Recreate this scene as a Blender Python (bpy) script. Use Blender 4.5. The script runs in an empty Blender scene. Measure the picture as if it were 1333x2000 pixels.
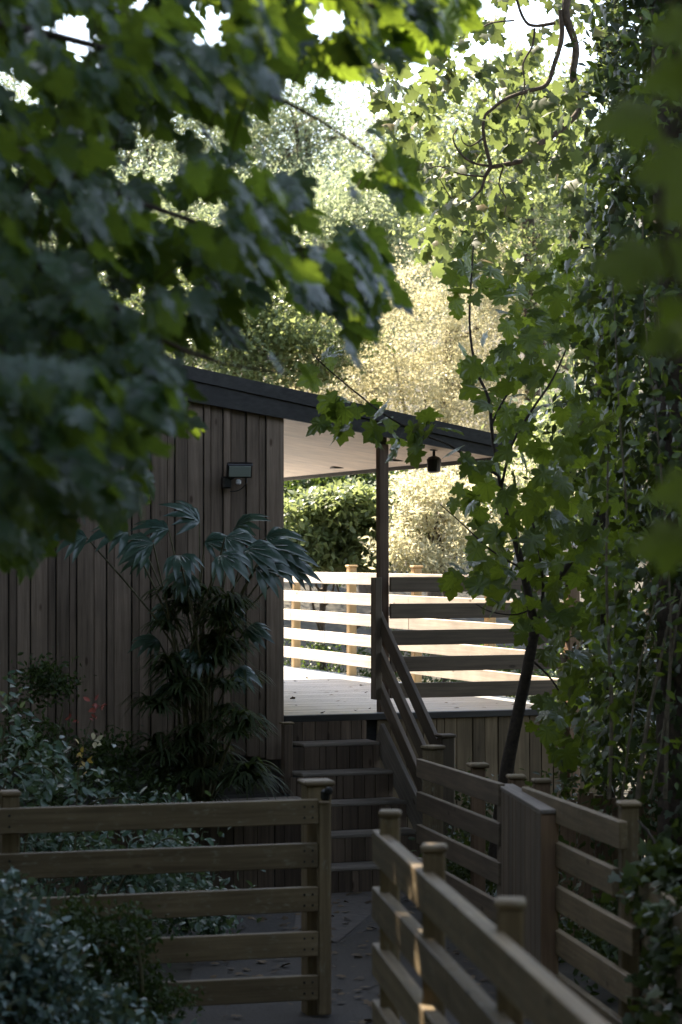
import bpy, bmesh, math, random
import numpy as np
from mathutils import Vector, Matrix, Quaternion

random.seed(7)
RNG = np.random.default_rng(11)
SC = bpy.context.scene
COL = SC.collection

# ------------------------------------------------------------------ camera, light, exposure
FPX, HX, HY = 4500.0, 666.5, 1091.0          # focal length and principal point in photograph pixels
cam_d = bpy.data.cameras.new('camera'); cam = bpy.data.objects.new('camera', cam_d); COL.objects.link(cam)
cam.location = (0, 0, 0); cam.rotation_euler = (math.radians(90), 0, 0)
cam_d.sensor_fit = 'VERTICAL'; cam_d.sensor_height = 36.0; cam_d.sensor_width = 24.0
cam_d.lens = FPX / 2000 * 36
cam_d.shift_y = (HY - 1000) / 2000.0
cam_d.clip_start = 0.1; cam_d.clip_end = 1500
cam_d.dof.use_dof = True; cam_d.dof.focus_distance = 18.3; cam_d.dof.aperture_fstop = 3.3
cam_d.dof.aperture_blades = 8
SC.camera = cam

SUN_AZ, SUN_EL = math.radians(-38), math.radians(53)
world = bpy.data.worlds.new('World'); SC.world = world; world.use_nodes = True
wn = world.node_tree.nodes; wl = world.node_tree.links; wn.clear()
sky = wn.new('ShaderNodeTexSky'); sky.sky_type = 'NISHITA'; sky.sun_disc = False
sky.sun_elevation = SUN_EL; sky.sun_rotation = SUN_AZ; sky.air_density = 1.0; sky.dust_density = 1.0; sky.ozone_density = 1.0
bg = wn.new('ShaderNodeBackground'); bg.inputs['Strength'].default_value = 0.10
wo = wn.new('ShaderNodeOutputWorld'); hs = wn.new('ShaderNodeHueSaturation'); hs.inputs['Saturation'].default_value = 0.66
wl.new(sky.outputs[0], hs.inputs['Color']); wl.new(hs.outputs[0], bg.inputs[0]); wl.new(bg.outputs[0], wo.inputs[0])
sun_d = bpy.data.lights.new('sun', 'SUN'); sun_d.energy = 4.2; sun_d.angle = math.radians(0.55); sun_d.color = (1.0, 0.87, 0.68)
sun = bpy.data.objects.new('sun', sun_d); COL.objects.link(sun)
SUNV = Vector((math.sin(SUN_AZ) * math.cos(SUN_EL), math.cos(SUN_AZ) * math.cos(SUN_EL), math.sin(SUN_EL)))
sun.rotation_euler = SUNV.to_track_quat('Z', 'Y').to_euler(); sun.location = SUNV * 60
SC.view_settings.view_transform = 'Standard'; SC.view_settings.look = 'None'
SC.view_settings.gamma = 1; SC.view_settings.use_curve_mapping = False
SC.view_settings.exposure = 2.75
SC.render.engine = 'CYCLES'
SC.cycles.use_denoising = True
SC.cycles.max_bounces = 6; SC.cycles.diffuse_bounces = 3; SC.cycles.glossy_bounces = 2
SC.cycles.transmission_bounces = 4; SC.cycles.transparent_max_bounces = 4
SC.cycles.sample_clamp_indirect = 6.0
SC.cycles.caustics_reflective = False; SC.cycles.caustics_refractive = False

# ------------------------------------------------------------------ helpers
def P(px, py, d):
    """point on the sight line of photograph pixel (px, py) at distance d"""
    return Vector(((px - HX) / FPX * d, d, (HY - py) / FPX * d))

def tag(o, label=None, cat=None, group=None, kind=None):
    if label: o['label'] = label
    if cat: o['category'] = cat
    if group: o['group'] = group
    if kind: o['kind'] = kind
    return o

def thing(name, loc, label, cat, group=None):
    o = bpy.data.objects.new(name, None); COL.objects.link(o); o.location = loc
    o.empty_display_size = 0.2
    return tag(o, label, cat, group)

def root_loc(parent):
    v = Vector((0, 0, 0)); p = parent
    while p is not None: v += p.location; p = p.parent
    return v

def link(name, me, parent=None, loc=(0, 0, 0), rot=None, m=None):
    """link a mesh object given its world location; parents are never rotated"""
    o = bpy.data.objects.new(name, me); COL.objects.link(o)
    if m and not me.materials: me.materials.append(m)
    if rot is not None:
        o.rotation_mode = 'QUATERNION'; o.rotation_quaternion = rot
    if parent is not None:
        if parent.type == 'EMPTY':
            o.parent = parent; o.location = Vector(loc) - root_loc(parent)
        else:   # a rotated part: keep the sub-part's world placing
            o.parent = parent
            pm = Matrix.Translation(root_loc(parent)) if parent.rotation_mode != 'QUATERNION' else \
                Matrix.Translation(root_loc(parent)) @ parent.rotation_quaternion.to_matrix().to_4x4()
            wm = Matrix.Translation(Vector(loc)) @ (rot.to_matrix().to_4x4() if rot is not None else Matrix.Identity(4))
            lm = pm.inverted() @ wm
            o.rotation_mode = 'QUATERNION'
            o.location = lm.to_translation(); o.rotation_quaternion = lm.to_quaternion()
    else:
        o.location = loc
    return o

_boxes = {}
def box_mesh(lx, ly, lz, bev=0.004, m=None):
    key = (round(lx, 3), round(ly, 3), round(lz, 3), round(bev, 4), m.name if m else '')
    if key in _boxes: return _boxes[key]
    bm = bmesh.new(); bmesh.ops.create_cube(bm, size=1)
    for v in bm.verts: v.co = Vector((v.co.x * lx, v.co.y * ly, v.co.z * lz))
    if bev > 0: bmesh.ops.bevel(bm, geom=list(bm.edges), offset=min(bev, 0.3 * min(lx, ly, lz)), segments=1, affect='EDGES')
    me = bpy.data.meshes.new('board_mesh'); bm.to_mesh(me); bm.free()
    if m: me.materials.append(m)
    _boxes[key] = me
    return me

def frame_quat(x, zref):
    x = x.normalized(); y = zref.cross(x).normalized(); z = x.cross(y)
    return Matrix((x, y, z)).transposed().to_quaternion()

def board(name, parent, A, B, h, t, m, zref=Vector((0, 0, 1)), bev=0.004, jit=0.0, ext=0.0):
    """a board from A to B (centre line); h = size across zref, t = thickness"""
    A = Vector(A); B = Vector(B); x = B - A; L = x.length + ext
    q = frame_quat(x, zref)
    if jit: q = q @ Quaternion((0, 0, 1), random.uniform(-jit, jit)) @ Quaternion((0, 1, 0), random.uniform(-jit, jit))
    return link(name, box_mesh(L, t, h, bev, m), parent, (A + B) / 2, q)

def mesh_np(name, verts, faces_flat, fsize, m, uv=None, smooth=False):
    """verts (N,3), faces_flat (F*fsize,)"""
    me = bpy.data.meshes.new(name)
    nf = len(faces_flat) // fsize
    me.vertices.add(len(verts)); me.vertices.foreach_set('co', np.asarray(verts, dtype=np.float32).ravel())
    me.loops.add(len(faces_flat)); me.loops.foreach_set('vertex_index', np.asarray(faces_flat, dtype=np.int32))
    me.polygons.add(nf); me.polygons.foreach_set('loop_start', np.arange(nf, dtype=np.int32) * fsize)
    if uv is not None:
        l = me.uv_layers.new(name='UVMap')
        l.data.foreach_set('uv', np.asarray(uv, dtype=np.float32)[np.asarray(faces_flat)].ravel())
    me.update(calc_edges=True)
    if smooth: me.polygons.foreach_set('use_smooth', np.ones(nf, dtype=bool))
    if m: me.materials.append(m)
    return me

def tube(name, pts, radii, m, parent=None, sides=7, wob=0.0):
    pts = [Vector(p) for p in pts]
    base = pts[0].copy()
    # smooth resample (Catmull-Rom)
    P2, R2 = [], []
    n = len(pts)
    for i in range(n - 1):
        p0 = pts[max(i - 1, 0)]; p1 = pts[i]; p2 = pts[i + 1]; p3 = pts[min(i + 2, n - 1)]
        for k in range(4):
            t = k / 4
            P2.append(0.5 * ((2 * p1) + (p2 - p0) * t + (2 * p0 - 5 * p1 + 4 * p2 - p3) * t * t + (3 * p1 - p0 - 3 * p2 + p3) * t ** 3))
            R2.append(radii[i] * (1 - t) + radii[i + 1] * t)
    P2.append(pts[-1]); R2.append(radii[-1])
    vs, fs = [], []
    ref = Vector((0.31, 0.12, 0.94))
    for i, p in enumerate(P2):
        d = (P2[min(i + 1, len(P2) - 1)] - P2[max(i - 1, 0)]).normalized()
        a = d.cross(ref)
        if a.length < 0.1: a = d.cross(Vector((1, 0, 0)))
        a.normalize(); b = d.cross(a)
        for k in range(sides):
            w = 2 * math.pi * k / sides
            r = R2[i] * (1 + (random.uniform(-wob, wob) if wob else 0))
            vs.append(p - base + (a * math.cos(w) + b * math.sin(w)) * r)
    for i in range(len(P2) - 1):
        for k in range(sides):
            a0 = i * sides + k; a1 = i * sides + (k + 1) % sides
            fs += [a0, a1, a1 + sides, a0 + sides]
    me = mesh_np(name, [tuple(v) for v in vs], fs, 4, m, smooth=True)
    return link(name, me, parent, base)

# ------------------------------------------------------------------ materials
def new_mat(name):
    m = bpy.data.materials.new(name); m.use_nodes = True
    nt = m.node_tree; nt.nodes.clear()
    out = nt.nodes.new('ShaderNodeOutputMaterial')
    return m, nt, out

def N(nt, typ, **kw):
    n = nt.nodes.new(typ)
    for k, v in kw.items(): setattr(n, k, v)
    return n

def ramp(nt, stops):
    r = nt.nodes.new('ShaderNodeValToRGB'); e = r.color_ramp.elements
    while len(e) < len(stops): e.new(0.5)
    for i, (p, c) in enumerate(stops): e[i].position = p; e[i].color = (c[0], c[1], c[2], 1)
    return r

def wood(name, c1, c2, rough=0.75, grain=1.0, knots=True, moss=None, spec=0.3, vary=0.35, bump=0.25):
    """board timber: grain runs along the board's own long (local X) axis"""
    m, nt, out = new_mat(name); L = nt.links
    tc = N(nt, 'ShaderNodeTexCoord'); oi = N(nt, 'ShaderNodeObjectInfo')
    off = N(nt, 'ShaderNodeVectorMath', operation='MULTIPLY_ADD')
    comb = N(nt, 'ShaderNodeCombineXYZ')
    for i in range(3): L.new(oi.outputs['Random'], comb.inputs[i])
    L.new(comb.outputs[0], off.inputs[0]); off.inputs[1].default_value = (37, 53, 71); L.new(tc.outputs['Object'], off.inputs[2])
    mp = N(nt, 'ShaderNodeMapping'); mp.inputs['Scale'].default_value = (1.6, 38, 38); L.new(off.outputs[0], mp.inputs[0])
    n1 = N(nt, 'ShaderNodeTexNoise'); n1.inputs['Scale'].default_value = 1.0; n1.inputs['Detail'].default_value = 6; n1.inputs['Roughness'].default_value = 0.65
    L.new(mp.outputs[0], n1.inputs['Vector'])
    n2 = N(nt, 'ShaderNodeTexNoise'); n2.inputs['Scale'].default_value = 3.2; n2.inputs['Detail'].default_value = 4
    L.new(off.outputs[0], n2.inputs['Vector'])
    r1 = ramp(nt, [(0.30, c1), (0.72, c2)]); L.new(n1.outputs[0], r1.inputs[0])
    # board-to-board tone
    hsv = N(nt, 'ShaderNodeHueSaturation'); L.new(r1.outputs[0], hsv.inputs['Color'])
    mr = N(nt, 'ShaderNodeMapRange'); mr.inputs['To Min'].default_value = 1 - vary; mr.inputs['To Max'].default_value = 1 + vary
    L.new(oi.outputs['Random'], mr.inputs[0]); L.new(mr.outputs[0], hsv.inputs['Value'])
    # blotches
    mx = N(nt, 'ShaderNodeMix', data_type='RGBA', blend_type='MULTIPLY'); mx.inputs[0].default_value = 0.7
    r2 = ramp(nt, [(0.30, (0.72, 0.72, 0.72)), (0.66, (1.08, 1.07, 1.05))]); L.new(n2.outputs[0], r2.inputs[0])
    L.new(hsv.outputs[0], mx.inputs[6]); L.new(r2.outputs[0], mx.inputs[7])
    col = mx.outputs[2]
    if moss:
        n3 = N(nt, 'ShaderNodeTexNoise'); n3.inputs['Scale'].default_value = 14; n3.inputs['Detail'].default_value = 5
        L.new(off.outputs[0], n3.inputs['Vector'])
        r3 = ramp(nt, [(0.50, (0, 0, 0)), (0.80, (.55, .55, .55))]); L.new(n3.outputs[0], r3.inputs[0])
        n4 = N(nt, 'ShaderNodeTexNoise'); n4.inputs['Scale'].default_value = 1; n4.inputs['Detail'].default_value = 3
        mp4 = N(nt, 'ShaderNodeMapping'); mp4.inputs['Scale'].default_value = (28, 90, 90); L.new(off.outputs[0], mp4.inputs[0]); L.new(mp4.outputs[0], n4.inputs['Vector'])
        r4 = ramp(nt, [(0.52, (0, 0, 0)), (0.66, (1, 1, 1))]); L.new(n4.outputs[0], r4.inputs[0])
        m4 = N(nt, 'ShaderNodeMath', operation='MULTIPLY'); L.new(r3.outputs[0], m4.inputs[0]); L.new(r4.outputs[0], m4.inputs[1])
        m5 = N(nt, 'ShaderNodeMath', operation='MULTIPLY'); L.new(m4.outputs[0], m5.inputs[0]); m5.inputs[1].default_value = 1.7; m5.use_clamp = True; r3 = m5
        mm = N(nt, 'ShaderNodeMix', data_type='RGBA'); L.new(r3.outputs[0], mm.inputs[0]); L.new(col, mm.inputs[6])
        mm.inputs[7].default_value = (*moss, 1); col = mm.outputs[2]
    if knots:
        vo = N(nt, 'ShaderNodeTexVoronoi'); vo.inputs['Scale'].default_value = 1.0
        mk = N(nt, 'ShaderNodeMapping'); mk.inputs['Scale'].default_value = (2.3, 6, 6); L.new(off.outputs[0], mk.inputs[0]); L.new(mk.outputs[0], vo.inputs['Vector'])
        rk = ramp(nt, [(0.05, (0.28, 0.22, 0.18)), (0.10, (1, 1, 1))]); L.new(vo.outputs['Distance'], rk.inputs[0])
        mk2 = N(nt, 'ShaderNodeMix', data_type='RGBA', blend_type='MULTIPLY'); mk2.inputs[0].default_value = 0.8
        L.new(col, mk2.inputs[6]); L.new(rk.outputs[0], mk2.inputs[7]); col = mk2.outputs[2]
    b = N(nt, 'ShaderNodeBsdfPrincipled'); L.new(col, b.inputs['Base Color'])
    b.inputs['Roughness'].default_value = rough; b.inputs['Specular IOR Level'].default_value = spec
    bp = N(nt, 'ShaderNodeBump'); bp.inputs['Strength'].default_value = bump; bp.inputs['Distance'].default_value = 0.004 * grain
    L.new(n1.outputs[0], bp.inputs['Height']); L.new(bp.outputs[0], b.inputs['Normal'])
    L.new(b.outputs[0], out.inputs[0])
    return m

def plain(name, c, rough=0.6, metal=0.0, spec=0.5, noise=0.0, scale=20):
    m, nt, out = new_mat(name); L = nt.links
    b = N(nt, 'ShaderNodeBsdfPrincipled'); b.inputs['Base Color'].default_value = (*c, 1)
    b.inputs['Roughness'].default_value = rough; b.inputs['Metallic'].default_value = metal; b.inputs['Specular IOR Level'].default_value = spec
    if noise:
        tc = N(nt, 'ShaderNodeTexCoord'); n = N(nt, 'ShaderNodeTexNoise'); n.inputs['Scale'].default_value = scale; n.inputs['Detail'].default_value = 7
        L.new(tc.outputs['Object'], n.inputs['Vector'])
        r = ramp(nt, [(0.3, [x * (1 - noise) for x in c]), (0.7, [x * (1 + noise) for x in c])]); L.new(n.outputs[0], r.inputs[0])
        L.new(r.outputs[0], b.inputs['Base Color'])
        bp = N(nt, 'ShaderNodeBump'); bp.inputs['Strength'].default_value = 0.5; bp.inputs['Distance'].default_value = 0.01
        L.new(n.outputs[0], bp.inputs['Height']); L.new(bp.outputs[0], b.inputs['Normal'])
    L.new(b.outputs[0], out.inputs[0])
    return m

def leafmat(name, c1, c2, t1, trans=0.42, rough=0.38, spec=0.5, veins=False, extra=None):
    """leaf: reflecting c1..c2 by leaf, passing light of colour t1"""
    m, nt, out = new_mat(name); L = nt.links
    g = N(nt, 'ShaderNodeNewGeometry'); oi = N(nt, 'ShaderNodeObjectInfo')
    ad = N(nt, 'ShaderNodeMath', operation='ADD'); L.new(g.outputs['Random Per Island'], ad.inputs[0]); L.new(oi.outputs['Random'], ad.inputs[1])
    fr = N(nt, 'ShaderNodeMath', operation='FRACT'); L.new(ad.outputs[0], fr.inputs[0])
    stops = [(0.0, c1), (0.85, c2)]
    if extra: stops.append((0.97, extra))
    r = ramp(nt, stops); L.new(fr.outputs[0], r.inputs[0])
    col = r.outputs[0]
    tr = N(nt, 'ShaderNodeMix', data_type='RGBA'); L.new(fr.outputs[0], tr.inputs[0])
    tr.inputs[6].default_value = (*[x * 0.7 for x in t1], 1); tr.inputs[7].default_value = (*[min(1, x * 1.25) for x in t1], 1)
    tcol = tr.outputs[2]
    b = N(nt, 'ShaderNodeBsdfPrincipled')
    if veins:
        uv = N(nt, 'ShaderNodeTexCoord'); sp = N(nt, 'ShaderNodeSeparateXYZ'); L.new(uv.outputs['UV'], sp.inputs[0])
        sx = N(nt, 'ShaderNodeMath', operation='SUBTRACT'); L.new(sp.outputs[0], sx.inputs[0]); sx.inputs[1].default_value = 0.5
        ax = N(nt, 'ShaderNodeMath', operation='ABSOLUTE'); L.new(sx.outputs[0], ax.inputs[0])
        sy = N(nt, 'ShaderNodeMath', operation='SUBTRACT'); L.new(sp.outputs[1], sy.inputs[0]); sy.inputs[1].default_value = 0.2
        prev = None
        for (dx, dy) in ((0, 1), (0.835, 0.55), (0.97, -0.05)):
            a = N(nt, 'ShaderNodeMath', operation='MULTIPLY'); L.new(ax.outputs[0], a.inputs[0]); a.inputs[1].default_value = dy
            c = N(nt, 'ShaderNodeMath', operation='MULTIPLY'); L.new(sy.outputs[0], c.inputs[0]); c.inputs[1].default_value = dx
            s = N(nt, 'ShaderNodeMath', operation='SUBTRACT'); L.new(a.outputs[0], s.inputs[0]); L.new(c.outputs[0], s.inputs[1])
            s2 = N(nt, 'ShaderNodeMath', operation='ABSOLUTE'); L.new(s.outputs[0], s2.inputs[0])
            if prev is None: prev = s2
            else:
                mn = N(nt, 'ShaderNodeMath', operation='MINIMUM'); L.new(prev.outputs[0], mn.inputs[0]); L.new(s2.outputs[0], mn.inputs[1]); prev = mn
        rv = ramp(nt, [(0.006, (1, 1, 1)), (0.02, (0, 0, 0))]); L.new(prev.outputs[0], rv.inputs[0])
        mv = N(nt, 'ShaderNodeMix', data_type='RGBA'); L.new(rv.outputs[0], mv.inputs[0]); L.new(col, mv.inputs[6])
        mv.inputs[7].default_value = (*[x * 1.9 for x in c2], 1); col = mv.outputs[2]
        mt = N(nt, 'ShaderNodeMix', data_type='RGBA'); L.new(rv.outputs[0], mt.inputs[0]); L.new(tcol, mt.inputs[6])
        mt.inputs[7].default_value = (*[x * 0.45 for x in t1], 1); tcol = mt.outputs[2]
        bp = N(nt, 'ShaderNodeBump'); bp.inputs['Strength'].default_value = 0.35; bp.inputs['Distance'].default_value = 0.002
        nz = N(nt, 'ShaderNodeTexNoise'); nz.inputs['Scale'].default_value = 9; L.new(uv.outputs['UV'], nz.inputs['Vector'])
        L.new(nz.outputs[0], bp.inputs['Height']); L.new(bp.outputs[0], b.inputs['Normal'])
    L.new(col, b.inputs['Base Color'])
    b.inputs['Roughness'].default_value = rough; b.inputs['Specular IOR Level'].default_value = spec
    t = N(nt, 'ShaderNodeBsdfTranslucent'); L.new(tcol, t.inputs[0])
    mx = N(nt, 'ShaderNodeMixShader'); mx.inputs[0].default_value = trans
    L.new(b.outputs[0], mx.inputs[1]); L.new(t.outputs[0], mx.inputs[2]); L.new(mx.outputs[0], out.inputs[0])
    return m

M = {}
M['clad'] = wood('weathered_cladding', (0.115, 0.084, 0.060), (0.26, 0.195, 0.145), rough=0.8, vary=0.3)
M['skirt'] = wood('brown_skirt_timber', (0.10, 0.075, 0.045), (0.22, 0.165, 0.10), rough=0.8, vary=0.3)
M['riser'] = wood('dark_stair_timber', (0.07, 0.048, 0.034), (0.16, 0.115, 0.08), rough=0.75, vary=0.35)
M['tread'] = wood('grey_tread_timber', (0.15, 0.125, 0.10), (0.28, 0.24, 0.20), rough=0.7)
M['fence'] = wood('weathered_larch', (0.11, 0.078, 0.042), (0.24, 0.18, 0.105), rough=0.58, vary=0.18, moss=(0.30, 0.29, 0.22))
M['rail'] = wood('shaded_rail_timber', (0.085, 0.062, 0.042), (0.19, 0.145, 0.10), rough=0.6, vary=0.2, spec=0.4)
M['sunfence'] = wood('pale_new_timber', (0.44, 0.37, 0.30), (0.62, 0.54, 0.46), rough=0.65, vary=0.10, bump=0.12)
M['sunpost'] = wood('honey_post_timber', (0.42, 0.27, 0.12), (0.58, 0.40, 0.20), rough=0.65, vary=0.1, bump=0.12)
M['deck'] = wood('silvered_decking', (0.21, 0.22, 0.23), (0.42, 0.42, 0.42), rough=0.38, vary=0.2, spec=0.5)
M['fascia'] = wood('charcoal_fascia', (0.034, 0.033, 0.031), (0.066, 0.063, 0.060), rough=0.55, vary=0.05, knots=False, bump=0.1)
M['soffit'] = wood('pale_soffit_timber', (0.74, 0.61, 0.51), (0.88, 0.77, 0.68), rough=0.5, vary=0.04, knots=False, bump=0.05)
M['post'] = wood('brown_roof_post', (0.09, 0.055, 0.035), (0.17, 0.115, 0.08), rough=0.6, vary=0.1)
M['redwood'] = wood('reddish_post_timber', (0.14, 0.085, 0.05), (0.25, 0.165, 0.10), rough=0.7, vary=0.2)
M['felt'] = plain('roof_felt', (0.05, 0.05, 0.05), 0.85, noise=0.3)
M['stone'] = plain('damp_plinth_stone', (0.06, 0.055, 0.045), 0.9, noise=0.5, scale=9)
M['black'] = plain('black_plastic', (0.012, 0.012, 0.012), 0.35)
M['iron'] = plain('black_iron', (0.015, 0.014, 0.014), 0.5, metal=0.3)
M['glass'] = plain('floodlight_glass', (0.30, 0.34, 0.30), 0.12, spec=0.8)
M['sensor'] = plain('white_sensor_dome', (0.6, 0.6, 0.62), 0.25)
M['soil'] = plain('dark_garden_soil', (0.035, 0.03, 0.02), 0.95, noise=0.6, scale=6)
M['asphalt'] = plain('worn_asphalt', (0.034, 0.029, 0.024), 0.85, noise=0.35, scale=60)
M['slab'] = plain('brown_concrete', (0.075, 0.062, 0.052), 0.9, noise=0.25, scale=14)
M['bark'] = plain('brown_bark', (0.07, 0.05, 0.035), 0.9, noise=0.5, scale=25)
M['twig'] = plain('dark_twig_bark', (0.045, 0.032, 0.022), 0.85, noise=0.4, scale=40)
M['stem'] = plain('green_brown_stem', (0.10, 0.09, 0.04), 0.7, noise=0.4, scale=30)
M['cable'] = plain('black_cable', (0.02, 0.02, 0.02), 0.5)

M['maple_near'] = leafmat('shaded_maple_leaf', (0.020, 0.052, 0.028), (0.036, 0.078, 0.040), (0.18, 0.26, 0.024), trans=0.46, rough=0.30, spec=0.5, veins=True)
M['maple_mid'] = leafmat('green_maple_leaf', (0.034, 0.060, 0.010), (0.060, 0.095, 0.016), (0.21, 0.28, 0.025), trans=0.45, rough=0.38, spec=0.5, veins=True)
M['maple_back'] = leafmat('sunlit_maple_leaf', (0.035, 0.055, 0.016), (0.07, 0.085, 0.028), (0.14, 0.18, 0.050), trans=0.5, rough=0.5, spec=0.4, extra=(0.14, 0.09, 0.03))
M['ivy'] = leafmat('ivy_leaf', (0.020, 0.036, 0.010), (0.040, 0.062, 0.016), (0.12, 0.16, 0.02), trans=0.22, rough=0.5, spec=0.35)
M['laurel'] = leafmat('glossy_laurel_leaf', (0.012, 0.026, 0.010), (0.03, 0.055, 0.016), (0.14, 0.17, 0.03), trans=0.18, rough=0.36, spec=0.5)
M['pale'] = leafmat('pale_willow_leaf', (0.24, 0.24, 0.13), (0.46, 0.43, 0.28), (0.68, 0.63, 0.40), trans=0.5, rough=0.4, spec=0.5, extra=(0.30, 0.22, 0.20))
M['layer'] = leafmat('layered_lime_leaf', (0.07, 0.10, 0.04), (0.15, 0.18, 0.08), (0.28, 0.33, 0.12), trans=0.45, rough=0.35)
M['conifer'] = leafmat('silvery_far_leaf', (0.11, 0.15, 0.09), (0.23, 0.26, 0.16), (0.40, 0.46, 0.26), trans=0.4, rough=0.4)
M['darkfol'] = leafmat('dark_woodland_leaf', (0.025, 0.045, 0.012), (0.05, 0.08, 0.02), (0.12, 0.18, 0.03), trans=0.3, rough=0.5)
M['rose'] = leafmat('rose_leaf', (0.045, 0.09, 0.06), (0.09, 0.15, 0.10), (0.15, 0.22, 0.06), trans=0.25, rough=0.33, spec=0.65)
M['roseyel'] = leafmat('yellow_rose_leaf', (0.50, 0.32, 0.09), (0.62, 0.42, 0.12), (0.5, 0.4, 0.05), trans=0.4)
M['rosered'] = leafmat('red_young_leaf', (0.30, 0.06, 0.05), (0.38, 0.10, 0.07), (0.3, 0.08, 0.06), trans=0.4)
M['box'] = leafmat('small_box_leaf', (0.07, 0.13, 0.12), (0.17, 0.25, 0.23), (0.16, 0.2, 0.06), trans=0.2, rough=0.35, spec=0.6, extra=(0.16, 0.14, 0.05))
M['fan'] = leafmat('pleated_fan_leaf', (0.035, 0.075, 0.055), (0.065, 0.11, 0.08), (0.10, 0.16, 0.05), trans=0.22, rough=0.30, spec=0.8)
M['blade'] = leafmat('arching_blade_leaf', (0.025, 0.040, 0.016), (0.050, 0.070, 0.026), (0.14, 0.18, 0.04), trans=0.3, rough=0.6, spec=.3)

# ------------------------------------------------------------------ setting: axes of the house front
AL = math.atan(0.39)
U = Vector((math.cos(AL), math.sin(AL), 0)); W = Vector((-math.sin(AL), math.cos(AL), 0)); Z = Vector((0, 0, 1))
O = Vector((-0.465, 18.40, 0))                       # front right corner of the timber house
def F(u, w, z): return O + U * u + W * w + Z * z
def u_of(px):                                        # where the sight line of a pixel column meets the front plane
    k = (px - HX) / FPX
    d = (O.y - 0.39 * O.x) / (1 - 0.39 * k)
    return ((k * d) - O.x) / U.x
DECKZ = -1.25
def path_z(d): return -2.27 - 0.037 * (d - 11.4)

# ground: one sheet to the horizon
def ground_z(x, y):
    if y < 17.5: z = path_z(y)
    elif y < 34: z = path_z(17.5)
    else: z = path_z(17.5) + min((y - 34) * 0.22, 26) * (1 if y < 160 else max(0.0, 1 - (y - 160) / 300))
    return z
xs = sorted(set([-400, -150, -70] + list(range(-40, 41, 2)) + [70, 150, 400]))
ys = sorted(set([-400, -100, -30] + [y * 1.0 for y in range(-10, 60, 2)] + [70, 90, 120, 150, 200, 300, 460, 900]))
gv, gf = [], []
for y in ys:
    for x in xs:
        gv.append((x, y, ground_z(x, y) - 0.02 + (0.05 * math.sin(x * 1.7) * math.sin(y * 1.3) if abs(x) > 3 else 0)))
nx = len(xs)
for j in range(len(ys) - 1):
    for i in range(nx - 1):
        a = j * nx + i; gf += [a, a + 1, a + 1 + nx, a + nx]
g = link('ground', mesh_np('ground', gv, gf, 4, M['soil'], smooth=True)); tag(g, kind='structure')

def sheet(name, pts, m, kind='structure'):
    c = sum((Vector(p) for p in pts), Vector()) / len(pts)
    me = bpy.data.meshes.new(name); me.from_pydata([tuple(Vector(p) - c) for p in pts], [], [list(range(len(pts)))])
    me.materials.append(m); o = link(name, me, None, c); tag(o, kind=kind); return o
pv = [(-2.6, 2.0), (1.0, 2.0), (1.05, 11), (0.6, 15), (0.75, 17.6), (-0.4, 17.4), (-0.9, 15.2), (-0.8, 11.5), (-2.6, 11)]
sheet('path', [(x, y, path_z(y) + 0.004) for x, y in pv], M['asphalt'])
sheet('stair_landing', [(x, y, path_z(y) + 0.010) for x, y in [(-0.32, 17.3), (0.72, 17.55), (0.25, 16.0), (-0.02, 14.2), (-0.3, 14.4)]], M['slab'])

# ------------------------------------------------------------------ the timber house
house = thing('timber_house', F(-3, 0, -2.4), 'timber house clad in weathered vertical boards under a sloping charcoal roof', 'house')
lines = [-95, -60, -30, -8, 16, 31.5, 58.5, 92, 108, 134, 148.5, 182, 207, 221, 256, 270, 293, 325, 340, 365, 396, 410, 434, 449, 479, 504, 517.5, 553]
def roof_top(u): return 1.345 - 0.180 * u
def fascia_bot(u): return 1.112 - 0.150 * u
us = [u_of(p) for p in lines]
us = [us[0] - 0.9, us[0] - 0.72, us[0] - 0.55, us[0] - 0.4, us[0] - 0.2] + us
stepz = [-1.60, -1.585, -1.57, -1.56, -1.545]
for i in range(len(us) - 1):
    a, b = us[i], us[i + 1]; k = len(us) - 2 - i
    bot = stepz[k] if k < 5 else -1.54
    top = fascia_bot((a + b) / 2) + 0.10
    proud = 0.012 if (i % 2) else 0.0
    w_ = (b - a) - 0.008
    uc = (a + b) / 2
    A = F(uc, -0.012 - proud, bot); B = F(uc, -0.012 - proud, top)
    board('cladding_board', house, A, B, w_, 0.022, M['clad'], zref=U, bev=0.003)
# wall behind the boards, side and back walls, plinth
def hexa(name, parent, pts, m):
    """8 points: bottom four then top four (same order)"""
    c = sum(pts, Vector()) / 8
    me = bpy.data.meshes.new(name)
    me.from_pydata([tuple(p - c) for p in pts], [], [(0, 3, 2, 1), (4, 5, 6, 7), (0, 1, 5, 4), (1, 2, 6, 5), (2, 3, 7, 6), (3, 0, 4, 7)])
    me.materials.append(m); return link(name, me, parent, c)
UL = -7.0
hexa('wall', house, [F(UL, 0.012, -1.5), F(-0.03, 0.012, -1.5), F(-0.03, 0.12, -1.5), F(UL, 0.12, -1.5),
                     F(UL, 0.012, roof_top(UL) - .12), F(-0.03, 0.012, roof_top(0) - .12), F(-0.03, 0.12, roof_top(0) - .12), F(UL, 0.12, roof_top(UL) - .12)], M['fascia'])
hexa('wall', house, [F(-0.10, 0.13, -1.5), F(-0.006, 0.13, -1.5), F(-0.006, 5.2, -1.5), F(-0.10, 5.2, -1.5),
                     F(-0.10, 0.13, 1.13), F(-0.006, 0.13, 1.11), F(-0.006, 5.2, 1.11), F(-0.10, 5.2, 1.13)], M['clad'])
hexa('wall', house, [F(UL, 5.1, -1.5), F(-0.11, 5.1, -1.5), F(-0.11, 5.2, -1.5), F(UL, 5.2, -1.5),
                     F(UL, 5.1, roof_top(UL) - .12), F(-0.11, 5.1, roof_top(0) - .12), F(-0.11, 5.2, roof_top(0) - .12), F(UL, 5.2, roof_top(UL) - .12)], M['clad'])
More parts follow.
